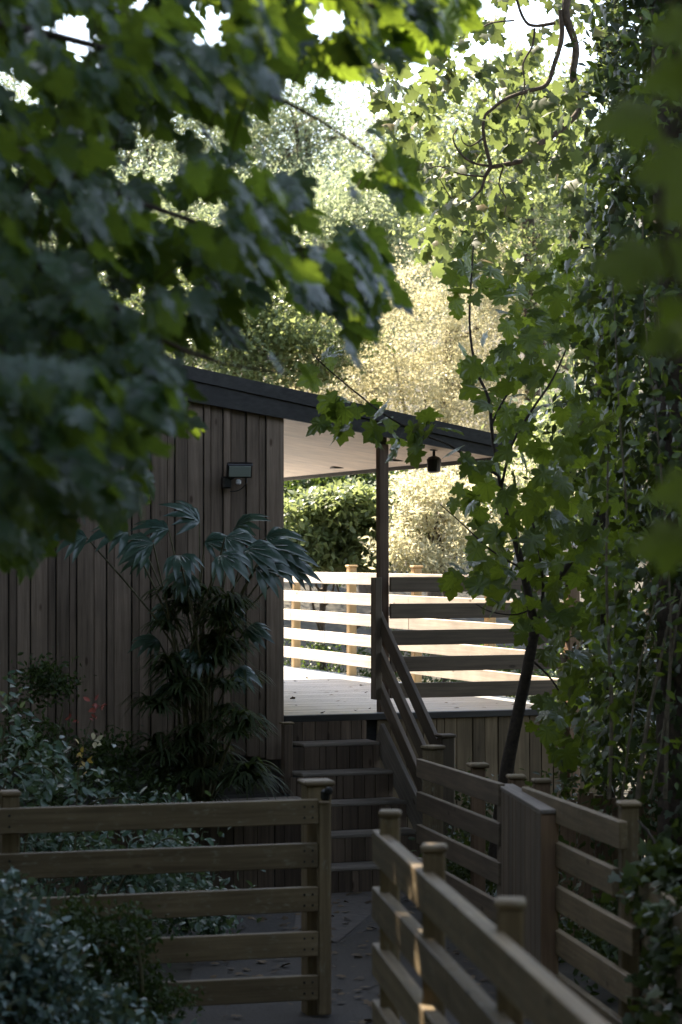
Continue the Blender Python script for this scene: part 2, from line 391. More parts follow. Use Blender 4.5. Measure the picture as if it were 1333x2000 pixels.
hexa('plinth', house, [F(UL, 0.03, -2.6), F(-0.02, 0.03, -2.6), F(-0.02, 0.4, -2.6), F(UL, 0.4, -2.6),
                       F(UL, 0.03, -1.51), F(-0.02, 0.03, -1.51), F(-0.02, 0.4, -1.51), F(UL, 0.4, -1.51)], M['stone'])
# roof, fascia boards, soffit
UE, WB = 1.95, 6.6
roof = hexa('roof', house, [F(UL - .3, -0.07, roof_top(UL - .3) - 0.075), F(UE + .02, -0.07, roof_top(UE + .02) - 0.075), F(UE + .02, WB, roof_top(UE + .02) - 0.075), F(UL - .3, WB, roof_top(UL - .3) - 0.075),
                            F(UL - .3, -0.07, roof_top(UL - .3)), F(UE + .02, -0.07, roof_top(UE + .02)), F(UE + .02, WB, roof_top(UE + .02)), F(UL - .3, WB, roof_top(UL - .3))], M['felt'])
def sloped(name, u0, u1, w0, w1, zb, zt, m, parent=house):
    return hexa(name, parent, [F(u0, w0, zb(u0)), F(u1, w0, zb(u1)), F(u1, w1, zb(u1)), F(u0, w1, zb(u0)),
                               F(u0, w0, zt(u0)), F(u1, w0, zt(u1)), F(u1, w1, zt(u1)), F(u0, w1, zt(u0))], m)
sloped('upper_fascia', UL - .3, UE + .03, -0.105, -0.072, lambda u: roof_top(u) - .092, lambda u: roof_top(u) + .012, M['fascia'])
sloped('lower_fascia', UL - .3, UE + .01, -0.085, -0.045, fascia_bot, lambda u: roof_top(u) - .094, M['fascia'])
hexa('eave_trim', house, [F(UE - .03, -0.04, .812), F(UE, -0.04, .812), F(UE, WB, .812), F(UE - .03, WB, .812),
                          F(UE - .03, -0.04, .915), F(UE, -0.04, .915), F(UE, WB, .915), F(UE - .03, WB, .915)], M['fascia'])
nb = 34
for i in range(nb):
    w0 = -0.04 + i * (WB + 0.02) / nb; w1 = w0 + (WB + 0.02) / nb - 0.0015
    u0, u1 = 0.0, UE - 0.034
    o_ = sloped('soffit_board', u0, u1, w0, w1, lambda u: fascia_bot(u) + .020, lambda u: fascia_bot(u) + .036, M['soffit'])
for px, py in ((658, 914), (774, 899)):
    k = (px - HX) / FPX; z = None
    # meet sight line with the soffit plane
    best = min(((abs((HY - py) / FPX * p.y - p.z) + abs(k * p.y - p.x)), p) for p in
               [F(uu * .02, ww * .04, fascia_bot(uu * .02) + .012) for uu in range(0, 95) for ww in range(0, 150)]
               ) if False else None
def on_soffit(px, py):
    b = None
    for i in range(0, 95):
        for j in range(0, 160):
            p = F(i * .02, j * .04, fascia_bot(i * .02) + .014)
            e = (p.x / p.y * FPX + HX - px) ** 2 + (HY - p.z / p.y * FPX - py) ** 2
            if b is None or e < b[0]: b = (e, p)
    return b[1]
for px, py in ((658, 914), (774, 900)):
    p = on_soffit(px, py); board('soffit_vent', house, p - U * .05, p + U * .05, .12, .012, M['black'], zref=W, bev=.002)

# downlight under the eave corner
p = P(848, 893, 19.3)
lamp = thing('eave_lantern', p, 'black cylindrical lantern hanging under the outer corner of the roof', 'lamp')
def lathe(name, prof, m, parent, loc, sides=16, rot=None):
    vs, fs = [], []
    for r, z in prof:
        for k in range(sides):
            a = 2 * math.pi * k / sides; vs.append((r * math.cos(a), r * math.sin(a), z))
    for i in range(len(prof) - 1):
        for k in range(sides):
            fs.append((i * sides + k, i * sides + (k + 1) % sides, (i + 1) * sides + (k + 1) % sides, (i + 1) * sides + k))
    fs.append(tuple(range(sides))[::-1]); fs.append(tuple((len(prof) - 1) * sides + k for k in range(sides)))
    me = bpy.data.meshes.new(name); me.from_pydata(vs, [], fs); me.materials.append(m)
    return link(name, me, parent, loc, rot)
lathe('lamp_body', [(0.035, -0.13), (0.055, -0.12), (0.062, -0.02), (0.045, 0.0), (0.02, 0.01)], M['black'], lamp, p)
lathe('ceiling_mount', [(0.012, 0.0), (0.012, 0.05), (0.035, 0.055), (0.035, 0.065)], M['black'], lamp, p)

# roof post
rp = thing('roof_post', F(0.86, 0.05, -2.5), 'dark brown square post holding up the roof beside the stair top', 'post')
pxc = P(749, 868, 18.80)
board('shaft', rp, Vector((pxc.x, pxc.y, -2.5)), Vector((pxc.x - .008, pxc.y, 0.93)), 0.082, 0.082, M['post'], zref=U, bev=.006)
board('bracket', rp, Vector((pxc.x - .008, pxc.y, 0.915)), Vector((pxc.x - .008, pxc.y, 1.00)), 0.06, 0.06, M['fascia'], zref=U)

# floodlight with sensor
fl = thing('floodlight', F(u_of(441), -0.05, 0.55), 'black square floodlight with motion sensor on the timber wall', 'floodlight')
pb = F(u_of(436), -0.085, (HY - 943) / FPX * 18.2)
board('wall_bracket', fl, pb - U * .035, pb + U * .035, .095, .07, M['black'], bev=.012)
hc = F(u_of(455), -0.17, (HY - 919) / FPX * 18.15)
tilt = frame_quat(U, Z) @ Quaternion((0, 0, 1), math.radians(-12)) @ Quaternion((1, 0, 0), math.radians(25)) 
hd = link('housing', box_mesh(.205, .045, .118, .008, M['black']), fl, hc, tilt)
link('glass_panel', box_mesh(.172, .006, .088, .001, M['glass']), hd, hc + tilt @ Vector((0, -.0245, 0)), tilt)
for k in range(7):
    link('cooling_fin', box_mesh(.17, .03, .004, 0, M['black']), hd, hc + tilt @ Vector((0, .035, -.045 + k * .015)), tilt)
tube('arm', [pb + U * .02 + Z * .02, pb + U * .03 - W * .05 + Z * .03, hc + W * .03 - Z * .03], [.012, .010, .010], M['black'], fl)
lathe('motion_sensor', [(0.012, -0.022), (0.022, -0.012), (0.022, 0.010), (0.012, 0.02)], M['sensor'], fl, pb + U * .085 - W * .045 + Z * .005)
tube('cable', [hc + U * .06 - Z * .04 + W * .03, hc + U * .055 - Z * .10, hc + U * .01 - Z * .155 + W * .04, pb - Z * .07 + U * .03], [.004, .004, .004, .004], M['cable'], fl, sides=5)
rb = F(u_of(449), -0.03, (HY - 892) / FPX * 18.2)

# ------------------------------------------------------------------ deck
deck = thing('timber_deck', F(1.2, 0, DECKZ), 'raised deck of silvered boards running under the roof behind the stairs', 'deck')
C0 = Vector((1.89, 19.42, 0)); C1 = Vector((-0.67 - 2.54 * .35, 26.7 + 7.3 * .35, 0))      # line of the side railing
def side_u(w):     # u of the side railing at distance w back
    a = (C0 - O); b = (C1 - O)
    ua, wa, ub, wb = a.dot(U), a.dot(W), b.dot(U), b.dot(W)
    return ua + (ub - ua) * (w - wa) / (wb - wa)
nw = 72; bw = 0.14
for i in range(nw):
    w = i * bw + bw / 2 - 0.02
    A = F(0.01 if w < 5.25 else -3.0, w, DECKZ - .014 + random.uniform(-.0015, .0015)); B = F(side_u(w) + .10, w, DECKZ - .014)
    board('deck_board', deck, A, B, .028, bw - .006, M['deck'], bev=.004)
# front trim and vertical skirt boards below the deck
board('edge_trim', deck, F(0.0, -0.035, DECKZ - .03), F(2.56, -0.035, DECKZ - .03), .05, .026, M['fascia'], bev=.003)
u = 0.80
while u < 2.75:
    w_ = random.choice([.07, .11, .145, .145, .12])
    board('skirt_board', deck, F(u + w_ / 2, -0.010 - random.choice([0, .012]), -2.62), F(u + w_ / 2, -0.010 - random.choice([0, .006]), DECKZ - .058), w_ - .006, .02, M['skirt'], zref=U, bev=.003)
    u += w_
hexa('deck_frame', deck, [F(0.02, 0.03, -2.6), F(2.5, 0.03, -2.6), F(2.5, 0.15, -2.6), F(0.02, 0.15, -2.6),
                          F(0.02, 0.03, -1.29), F(2.5, 0.03, -1.29), F(2.5, 0.15, -1.29), F(0.02, 0.15, -1.29)], M['fascia'])

PITCH, BH, BT = 0.216, 0.122, 0.034
def fence_post(parent, x, y, ztop, zbot, m, s=0.085, cap=0.108, rot=0.0, mcap=None):
    q = Vector((math.cos(rot), math.sin(rot), 0))
    pst = board('fence_post', parent, Vector((x, y, zbot)), Vector((x, y, ztop - .024)), s, s, m, zref=q, bev=.006)
    qq = Quaternion((0, 0, 1), rot)
    me = box_mesh(cap, cap, .026, .010, mcap or m)
    link('post_cap', me, pst, Vector((x, y, ztop - .011)), qq)
    return pst

# side railing of the deck, sunlit inside
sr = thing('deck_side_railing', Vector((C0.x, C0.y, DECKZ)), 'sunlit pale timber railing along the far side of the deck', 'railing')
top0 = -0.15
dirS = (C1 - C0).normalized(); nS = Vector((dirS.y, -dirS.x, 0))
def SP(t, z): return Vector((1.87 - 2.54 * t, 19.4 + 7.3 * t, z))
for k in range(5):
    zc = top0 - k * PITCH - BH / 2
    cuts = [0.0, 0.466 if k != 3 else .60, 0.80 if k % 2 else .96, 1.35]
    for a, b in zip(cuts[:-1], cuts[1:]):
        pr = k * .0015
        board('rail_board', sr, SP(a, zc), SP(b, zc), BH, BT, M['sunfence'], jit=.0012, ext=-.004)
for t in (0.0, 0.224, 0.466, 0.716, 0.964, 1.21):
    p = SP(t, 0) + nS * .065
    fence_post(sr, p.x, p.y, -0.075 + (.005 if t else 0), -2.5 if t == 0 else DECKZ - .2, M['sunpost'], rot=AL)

# front railing of the deck
fr = thing('deck_front_railing', F(.95, -.02, DECKZ), 'five-board timber railing along the front edge of the deck right of the stairs', 'railing')
for k in range(5):
    zc = top0 - k * PITCH - BH / 2
    board('rail_board', fr, F(u_of(760), -.02, zc), F(u_of(1106) + (.03 if k % 2 else 0), -.02, zc), BH, BT, M['rail'], jit=.0015)
pe = P(735.5, 1200, 18.62)
board('end_board', fr, Vector((pe.x, pe.y, (HY - 1366) / FPX * 18.62)), Vector((pe.x, pe.y, (HY - 1128) / FPX * 18.62)), .058, .10, M['rail'], zref=U)
pc = SP(0, 0) + U * .14 + W * -.05
fence_post(fr, F(2.57, -.02, 0).x, F(2.57, -.02, 0).y, -0.18, -2.6, M['redwood'], s=.10, cap=.12, rot=AL)

# ------------------------------------------------------------------ stairs
st = thing('timber_stairs', F(.4, -1.4, -2.49), 'flight of dark timber stairs rising to the deck beside the house', 'stairs')
RH, GO = 0.207, 0.28
for n in range(0, 6):
    w = -GO * n - 0.03
    zt = DECKZ - RH * n - (.055 if n == 0 else .028); zb = DECKZ - RH * (n + 1)
    xl = -.40 if n <= 2 else -.285
    ul = max(0.05 - 0.105 * n, (xl + .465 + .363 * w) / .932)
    u = ul
    while u < 0.70:
        w_ = random.choice([.055, .09, .11, .13]); w_ = min(w_, .703 - u)
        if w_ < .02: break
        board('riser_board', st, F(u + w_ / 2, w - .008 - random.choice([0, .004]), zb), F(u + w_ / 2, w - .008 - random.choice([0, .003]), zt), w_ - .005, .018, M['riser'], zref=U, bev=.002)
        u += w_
    if n < 5:
        zt2 = DECKZ - RH * (n + 1) - .014
        xl = -.40 if n <= 1 else -.285
        ul2 = max(0.05 - 0.105 * (n + 1), (xl + .465 + .363 * (w - .02)) / .932)
        for q in range(2):
            wc = w - .02 - q * .142 - .070
            board('tread_board', st, F(ul2, wc, zt2), F(.703, wc, zt2), .028, .138, M['tread'], bev=.006, jit=.001)
# stringer on the right
sa = F(.722, -.27, -1.24 - .145 - .02); sb = F(.722, -1.50, -1.24 - .145 - .02 - 1.23 * .72)
board('stringer', st, sa, sb, .235, .035, M['tread'], bev=.004)
sb2 = F(.775, 0.0, DECKZ - .02); 
# low corner box at the house end of the stairs
cb = P(561, 1480, 18.05)
nb_ = thing('corner_box_post', Vector((cb.x, cb.y, -1.85)), 'short boxed timber post between the house corner and the stairs', 'post')
board('side_panel', nb_, Vector((cb.x, cb.y, -1.84)), Vector((cb.x, cb.y, -1.30)), .072, .07, M['riser'], zref=U)
board('cap_board', nb_, Vector((cb.x - .05, cb.y, -1.29)), Vector((cb.x + .045, cb.y + .03, -1.29)), .016, .10, M['fence'])

# handrail of the stairs
hr = thing('stair_handrail', F(.84, -.6, -1.9), 'three sloping boards of the stair handrail running down from the deck', 'handrail')
slope = .812
for k, (zs, L1) in enumerate(((-.356, 1.25), (-.636, 1.16), (-.916, 1.05))):
    a = F(.815, 0.02, zs - .08); b = F(.815, -L1, zs - .08 - (L1 + .02) * slope)
    board('rail_board', hr, a, b, BH, .036, M['rail'], jit=.001)
p2 = P(871, 1434, 17.4); fence_post(hr, p2.x, p2.y, -1.326, -2.6, M['rail'], s=.105, cap=.128, rot=AL)
p1 = P(846, 1457, 15.55); fence_post(hr, p1.x, p1.y, -1.262, -2.5, M['fence'], s=.105, cap=.128, rot=.75)

# ------------------------------------------------------------------ left gate
gt = thing('garden_gate', Vector((-.5, 11.3, -2.27)), 'five-bar slatted timber gate across the left of the path', 'gate')
def GP(x, z, off=0.0): return Vector((x + off * .27, 11.37 + .279 * (x + .116) - off, z))
for k in range(5):
    zc = -1.187 - k * PITCH - BH / 2
    board('rail_board', gt, GP(-2.35, zc), GP(-.116, zc), BH, .04, M['fence'], jit=.002)
pp = GP(-.122, 0, -.065); ps = fence_post(gt, (P(618, 0, 11.5).x), 11.50, -1.105, path_z(11.4), M['fence'], s=.125, cap=.158, rot=math.atan(.279))
pl = P(22, 0, 11.1); fence_post(gt, pl.x, 11.06, -1.115, path_z(11.0), M['fence'], s=.085, cap=.10, rot=math.atan(.279))
board('stile', gt, GP(-.086, path_z(11.4) + .02, .0), GP(-.086, -1.20, .0), .058, .05, M['fence'], zref=Vector((1, .279, 0)))
lt = GP(-.088, -1.163, .045)
lo = board('latch', gt, lt - Vector((.024, 0, 0)), lt + Vector((.022, 0, 0)), .055, .035, M['iron'], bev=.01)
lathe('latch_ring', [(0.010, -.014), (0.020, -.010), (0.020, .010), (0.010, .014)], M['iron'], lo, lt + Vector((.015, -.02, .022)), rot=Quaternion((1, 0, 0), 1.57))

M['screw'] = plain('dull_screw_head', (0.03, 0.027, 0.024), 0.45, metal=.6)
def screws(parent, pts, nrm_, r=.0065):
    vs, fs = [], []
    for k in range(8): vs.append((r * math.cos(k * math.pi / 4), r * math.sin(k * math.pi / 4), 0)); 
    for k in range(8): vs.append((r * .8 * math.cos(k * math.pi / 4), r * .8 * math.sin(k * math.pi / 4), .002))
    for k in range(8): fs.append((k, (k + 1) % 8, 8 + (k + 1) % 8, 8 + k))
    fs.append(tuple(range(8, 16)))
    me = bpy.data.meshes.get('screw_mesh')
    if me is None:
        me = bpy.data.meshes.new('screw_mesh'); me.from_pydata(vs, [], fs); me.materials.append(M['screw'])
    q = Vector(nrm_).to_track_quat('Z', 'Y')
    for p in pts: link('screw', me, parent, p, q)
gn = Vector((.27, -.963, 0))
screws(gt, [GP(x, -1.187 - k * PITCH - BH * (.28 if j else .72)) + gn * .0215 for k in range(5) for x in (-.145, -.185, -1.58) for j in (0, 1)], gn)

# ------------------------------------------------------------------ near railing in the lower right
nr = thing('near_path_railing', Vector((.3, 7, -2.1)), 'closest timber railing running out of the bottom of the view with pale top edges', 'railing')
def NP(d, z, off=0.0): return Vector((.125 + (8.8 - d) * .106 + off, d, z))
zt_n = lambda d: -1.035 + (8.8 - d) * .010
for k in range(5):
    a, b = 8.8, 3.6
    cutd = [a, 6.9 if k % 2 else 7.4, b]
    for s, e in zip(cutd[:-1], cutd[1:]):
        board('rail_board', nr, NP(s, zt_n(s) - k * PITCH - BH / 2, .018), NP(e, zt_n(e) - k * PITCH - BH / 2, .018), BH, .050, M['fence'], ext=-.003, jit=.001)
for px, d in ((762, 8.67), (848, 7.55), (997, 6.26)):
    q = P(px, 0, d); fence_post(nr, q.x, d, zt_n(d) + .085, path_z(11) + .1, M['fence'], s=.072, cap=.086, rot=-.1)

# ------------------------------------------------------------------ middle fence, boxed pier, right fence
mf = thing('path_side_fence', Vector((.6, 14.2, -2.4)), 'dark slatted fence between the stair foot and the boxed timber pier', 'fence')
zt_m = lambda d: -1.31 + .033 * (15.1 - d)
def MP(d, z, off=0.0): return Vector((.493 + .143 * (15.1 - d) + off, d, z))
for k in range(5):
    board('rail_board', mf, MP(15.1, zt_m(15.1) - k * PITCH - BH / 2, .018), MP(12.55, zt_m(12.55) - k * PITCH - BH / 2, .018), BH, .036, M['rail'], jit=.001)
q = P(934, 0, 14.2); fence_post(mf, q.x, 14.2, -1.262, -2.5, M['redwood'], s=.078, cap=.125, rot=.2, mcap=M['fence'])
pier = thing('boxed_timber_pier', Vector((.93, 12.0, -2.3)), 'thick boxed timber pier with a flat top at the end of the path side fence', 'pier')
pa = Vector((.857, 12.68, 0)); pbb = Vector((.986, 11.38, 0)); dd = (pbb - pa).normalized(); nn = Vector((-dd.y, dd.x, 0)) * 1.0
if nn.x < 0: nn = -nn
Lp = (pbb - pa).length; wds = [.13, .09, .15, .13, .09, .15, .13, .15, .13, .15, .12]
s = 0.0
for w_ in wds:
    if s + w_ > Lp: w_ = Lp - s
    if w_ < .03: break
    c = pa + dd * (s + w_ / 2) + nn * .010
    board('side_board', pier, Vector((c.x, c.y, -2.45)), Vector((c.x, c.y, -1.262)), w_ - .005, .018, M['rail'], zref=dd, bev=.003)
    s += w_
c = pbb + nn * .0455 - dd * .006
board('end_board', pier, Vector((c.x, c.y, -2.45)), Vector((c.x, c.y, -1.262)), .085, .022, M['redwood'], zref=nn, bev=.003)
c0 = pa + nn * .046; c1 = pbb + nn * .046
board('top_board', pier, Vector((c0.x, c0.y, -1.25)), Vector((c1.x, c1.y, -1.25)) + dd * .012, .022, .098, M['tread'])
c = pa + nn * .075; c1 = pbb + nn * .075
board('side_board', pier, Vector(((c.x + c1.x) / 2, (c.y + c1.y) / 2, -2.45)), Vector(((c.x + c1.x) / 2, (c.y + c1.y) / 2, -1.262)), Lp - .05, .018, M['rail'], zref=dd)
rf = thing('right_path_fence', Vector((1.15, 10.6, -2.3)), 'slatted timber fence to the right of the boxed pier ending at a capped post', 'fence')
def RP(d, z, off=0.0): return Vector((1.065 + .105 * (11.5 - d) + off, d, z))
zt_r = lambda d: -1.19 + .033 * (11.5 - d)
for k in range(5):
    e = 9.98 if k == 0 else (10.12 if k < 2 else 9.75)
    s0 = 12.3 if k == 0 else 12.2
    board('rail_board', rf, RP(s0, zt_r(s0) - k * PITCH - BH / 2), RP(e, zt_r(e) - k * PITCH - BH / 2), BH, .036, M['fence'], jit=.001)
q = P(1226, 0, 10.08); fence_post(rf, q.x + .01, 10.12, -1.066, -2.4, M['fence'], s=.078, cap=.098, rot=.1)
ff = thing('ivy_side_fence', Vector((1.3, 8.8, -2.2)), 'ivy-hung slatted fence at the right edge of the view', 'fence')
for k in range(1, 5):
    a = Vector((1.29, 9.85, -1.14 - k * PITCH - BH / 2)); b = Vector((1.38, 6.4, -1.06 - k * PITCH - BH / 2))
    board('rail_board', ff, a, b, BH, .036, M['fence'], jit=.001)
fence_post(ff, 1.43, 7.6, -1.0, -2.3, M['fence'], s=.078, cap=.095)
# two capped posts and the plank screen behind
ps_ = thing('twin_post_fence', Vector((1.07, 13.2, -2.4)), 'short fence of reddish planks with two capped posts behind the boxed pier', 'fence')
for px in (1015, 1058):
    q = P(px, 0, 13.3); fence_post(ps_, q.x, 13.3 + (.25 if px < 1030 else 0), -1.272, -2.5, M['redwood'], s=.088, cap=.108, rot=.1, mcap=M['fence'])
for i in range(9):
    x = 1.22 + i * .115
    board('plank', ps_, Vector((x, 14.6 + i * .05, -2.5)), Vector((x, 14.6 + i * .05, -1.50 - .02 * (i % 3))), .108, .02, M['redwood'], zref=Vector((1, .4, 0)), bev=.003)

# ------------------------------------------------------------------ raised bed in front of the house
bed = thing('raised_bed', Vector((-1.5, 17.2, -2.5)), 'raised planting bed with a vertical board front below the house wall', 'planter')
def BP(x, z, off=0.0): return Vector((x - off * .36, 17.62 + .39 * (x + .30) + off, z))
x = -.30
while x > -4.2:
    w_ = random.choice([.08, .11, .14])
    board('front_board', bed, BP(x - w_ / 2, -2.6), BP(x - w_ / 2, -1.86), w_ - .006, .02, M['riser'], zref=Vector((1, .39, 0)), bev=.002)
    x -= w_ * .93
board('cap_board', bed, BP(-4.3, -1.845, .07), BP(-.29, -1.845, .07), .028, .16, M['tread'])
soil = [BP(-4.3, -1.87, .12), BP(-.31, -1.87, .12), F(-.02, 0.02, -1.87), F(-4.3, .02, -1.87)]
hexa('soil', bed, [Vector((v.x, v.y, -2.4)) for v in soil] + soil, M['soil'])

# ================================================================== PLANTS
# ---- leaf templates: (verts, faces(tri), uv); leaf base at origin, long axis +Y, upper side +Z
def maple_template(var):
    r = random.Random(var)
    half = [(0.16, -0.10), (0.32, -0.13), (0.45, -0.03), (0.39, 0.05), (0.36, 0.14), (0.48, 0.20), (0.60, 0.37), (0.51, 0.40), (0.53, 0.52),
            (0.40, 0.50), (0.28, 0.50), (0.30, 0.61), (0.31, 0.72), (0.19, 0.75), (0.12, 0.87)]
    half = [(x * r.uniform(.93, 1.07), y + r.uniform(-.02, .02)) for x, y in half]
    out = [(0.0, 0.0)] + half + [(0.0, 1.0)] + [(-x * r.uniform(.95, 1.05), y) for x, y in reversed(half)]
    cup = r.uniform(.05, .22); fold = r.uniform(-.06, .10); tw = r.uniform(-.12, .12)
    vs = [(0.0, 0.22, 0.03)]
    # inner ring to carry the lobes' folds
    inner = [(x * .5, .22 + (y - .22) * .5) for x, y in out]
    def zf(x, y):
        rr = math.hypot(x, y - .22)
        return .03 - cup * rr * rr + fold * abs(x) + tw * x * y - .12 * max(0, y - .5) ** 2 * 2
    for i, (x, y) in enumerate(inner): vs.append((x, y, zf(x, y) + (.018 if i % 4 in (0, 1) else -.012)))
    for x, y in out: vs.append((x, y, zf(x, y) + r.uniform(-.012, .012)))
    n = len(out); fs = []
    for i in range(n):
        j = (i + 1) % n
        fs += [0, 1 + i, 1 + j]; fs += [1 + i, 1 + n + i, 1 + n + j]; fs += [1 + i, 1 + n + j, 1 + j]
    fs2 = []
    for i in range(0, len(fs), 3): fs2 += [fs[i], fs[i + 2], fs[i + 1]]
    uv = [(x + .5, y * .8 + .2) for x, y, z in vs]
    # petiole
    b = len(vs); vs += [(-.008, 0, 0), (.008, 0, 0), (.006, -.55, -.02), (-.006, -.55, -.02)]
    uv += [(.5, .2)] * 4; fs2 += [b, b + 2, b + 1, b, b + 3, b + 2]
    return np.array(vs), np.array(fs2), np.array(uv)

def maple_simple(var):
    r = random.Random(var + 50)
    half = [(0.32, -0.13), (0.45, -0.02), (0.36, 0.13), (0.60, 0.38), (0.48, 0.52), (0.28, 0.50), (0.30, 0.72), (0.13, .85)]
    out = [(0.0, 0.0)] + half + [(0.0, 1.0)] + [(-x, y) for x, y in reversed(half)]
    cup = r.uniform(.1, .35); fold = r.uniform(-.1, .15)
    vs = [(0, .25, .05)] + [(x, y, -cup * (x * x + (y - .25) ** 2) + fold * abs(x)) for x, y in out]
    n = len(out); fs = []
    for i in range(n): fs += [0, 1 + (i + 1) % n, 1 + i]
    return np.array(vs), np.array(fs), np.array([(x + .5, y * .8 + .2) for x, y, z in vs])

def oval_template(wd=.42, fold=.12, tip=.0):
    vs = [(0, 0, 0), (wd * .40, .28, fold * .5), (wd * .46, .6, fold * .5), (0, 1, -.08), (-wd * .46, .6, fold * .5), (-wd * .40, .28, fold * .5), (0, .45, 0)]
    fs = [0, 1, 6, 1, 2, 6, 2, 3, 6, 3, 4, 6, 4, 5, 6, 5, 0, 6]
    return np.array(vs), np.array(fs), np.array([(x + .5, y) for x, y, z in vs])

def diamond_template(wd=.4):
    vs = [(0, 0, 0), (wd / 2, .45, .05), (0, 1, -.05), (-wd / 2, .45, .05)]
    return np.array(vs, float), np.array([0, 1, 2, 0, 2, 3]), np.array([(x + .5, y) for x, y, z in vs], float)

def ivy_template(var=0):
    r = random.Random(var)
    out = [(0, 0), (.28, -.12), (.50, .08), (.34, .30), (.40, .52), (.18, .58), (0, 1.0), (-.18, .58), (-.40, .52), (-.34, .30), (-.50, .08), (-.28, -.12)]
    vs = [(0, .25, .04)] + [(x, y, -.15 * (x * x + (y - .25) ** 2) + r.uniform(-.02, .02)) for x, y in out]
    n = len(out); fs = []
    for i in range(n): fs += [0, 1 + (i + 1) % n, 1 + i]
    return np.array(vs, float), np.array(fs), np.array([(x + .5, y) for x, y, z in vs], float)

def rot_from(yaxis, normal):
    """(N,3) arrays -> (N,3,3) with columns x,y,z"""
    y = yaxis / np.linalg.norm(yaxis, axis=1, keepdims=True)
    x = np.cross(y, normal); x /= (np.linalg.norm(x, axis=1, keepdims=True) + 1e-9)
    z = np.cross(x, y)
    return np.stack([x, y, z], axis=2)

def mass(name, tmpl, pos, yax, nrm, size, m, parent=None, kind='stuff'):
    vs, fs, uv = tmpl
    n = len(pos); R = rot_from(yax, nrm)
    base = pos.mean(axis=0)
    V = np.einsum('nij,vj->nvi', R, vs) * size[:, None, None] + (pos - base)[:, None, :]
    Fc = (fs[None, :] + (np.arange(n) * len(vs))[:, None]).ravel()
    me = mesh_np(name, V.reshape(-1, 3), Fc, 3, m, uv=np.tile(uv, (n, 1)))
    o = link(name, me, parent, Vector(base))
    if kind: o['kind'] = kind
    return o

def leaf_parts(tmpls, pos, yax, nrm, size, m, parent, name='leaf'):
    mes = []
    for i, (vs, fs, uv) in enumerate(tmpls): mes.append(mesh_np(name, vs, fs, 3, m, uv=uv, smooth=True))
    R = rot_from(yax, nrm)
    rl = root_loc(parent)
    for i in range(len(pos)):
        o = bpy.data.objects.new(name, mes[i % len(mes)]); COL.objects.link(o)
        o.parent = parent
        o.rotation_mode = 'QUATERNION'; o.rotation_quaternion = Matrix(R[i].tolist()).to_quaternion()
        o.scale = (size[i],) * 3; o.location = Vector(pos[i]) - rl

def in_poly(px, py, poly):
    c = np.zeros(len(px), bool); n = len(poly); j = n - 1
    for i in range(n):
        xi, yi = poly[i]; xj, yj = poly[j]
        cond = ((yi > py) != (yj > py)) & (px < (xj - xi) * (py - yi) / (yj - yi + 1e-9) + xi)
        c ^= cond; j = i
    return c

def unproj(px, py, d):
    return np.stack([(px - HX) / FPX * d, d, (HY - py) / FPX * d], axis=1)

def unit(v): return v / (np.linalg.norm(v, axis=-1, keepdims=True) + 1e-9)

MAPLE = [maple_template(i) for i in range(7)]
MAPS = [maple_simple(i) for i in range(4)]

def mass_multi(name, tmpls, pos, yax, nrm, size, m, parent=None, kind='stuff'):
    """several templates joined in ONE mesh"""
    Vs, Fs, Us = [], [], []; off = 0; base = pos.mean(axis=0); k = len(tmpls)
    for i, (vs, fs, uv) in enumerate(tmpls):
        s = slice(i, None, k); p = pos[s]; n = len(p)
        if n == 0: continue
        R = rot_from(yax[s], nrm[s])
        V = np.einsum('nij,vj->nvi', R, vs) * size[s][:, None, None] + (p - base)[:, None, :]
        Vs.append(V.reshape(-1, 3)); Fs.append((fs[None, :] + (np.arange(n) * len(vs))[:, None]).ravel() + off); Us.append(np.tile(uv, (n, 1)))
        off += n * len(vs)
    me = mesh_np(name, np.concatenate(Vs), np.concatenate(Fs), 3, m, uv=np.concatenate(Us))
    o = link(name, me, parent, Vector(base))
    if kind: o['kind'] = kind
    return o

# ---- crown of fine leaves made of clumps
def crown(name, blobs, nleaf, size, tmpl, m, parent, clump=0.35, per=60, up=0.5, hollow=0.55, kind='stuff', droop=0.0):
    """blobs: (centre, radii, weight). Leaves gather in clumps spread near each blob's surface."""
    ws = np.array([b[2] for b in blobs], float); ws /= ws.sum()
    pos = []
    for (c, r, _), w_ in zip(blobs, ws):
        n = int(nleaf * w_); nc = max(3, n // per)
        dirs = unit(RNG.normal(size=(nc, 3)))
        rad = hollow + (1 - hollow) * RNG.random(nc) ** 0.6
        cc = np.array(c) + dirs * rad[:, None] * np.array(r)
        csz = clump * RNG.uniform(.5, 1.3, nc)
        idx = RNG.integers(0, nc, n)
        p = cc[idx] + RNG.normal(size=(n, 3)) * csz[idx][:, None] * np.array([1, 1, .55]) * .5
        pos.append(p)
    pos = np.concatenate(pos); n = len(pos)
    yax = unit(RNG.normal(size=(n, 3)) + np.array([0, 0, -droop]))
    nrm = unit(RNG.normal(size=(n, 3)) + np.array([0, -.2, up * 2]))
    sz = size * RNG.uniform(.6, 1.3, n)
    return mass(name, tmpl, pos, yax, nrm, sz, m, parent, kind)

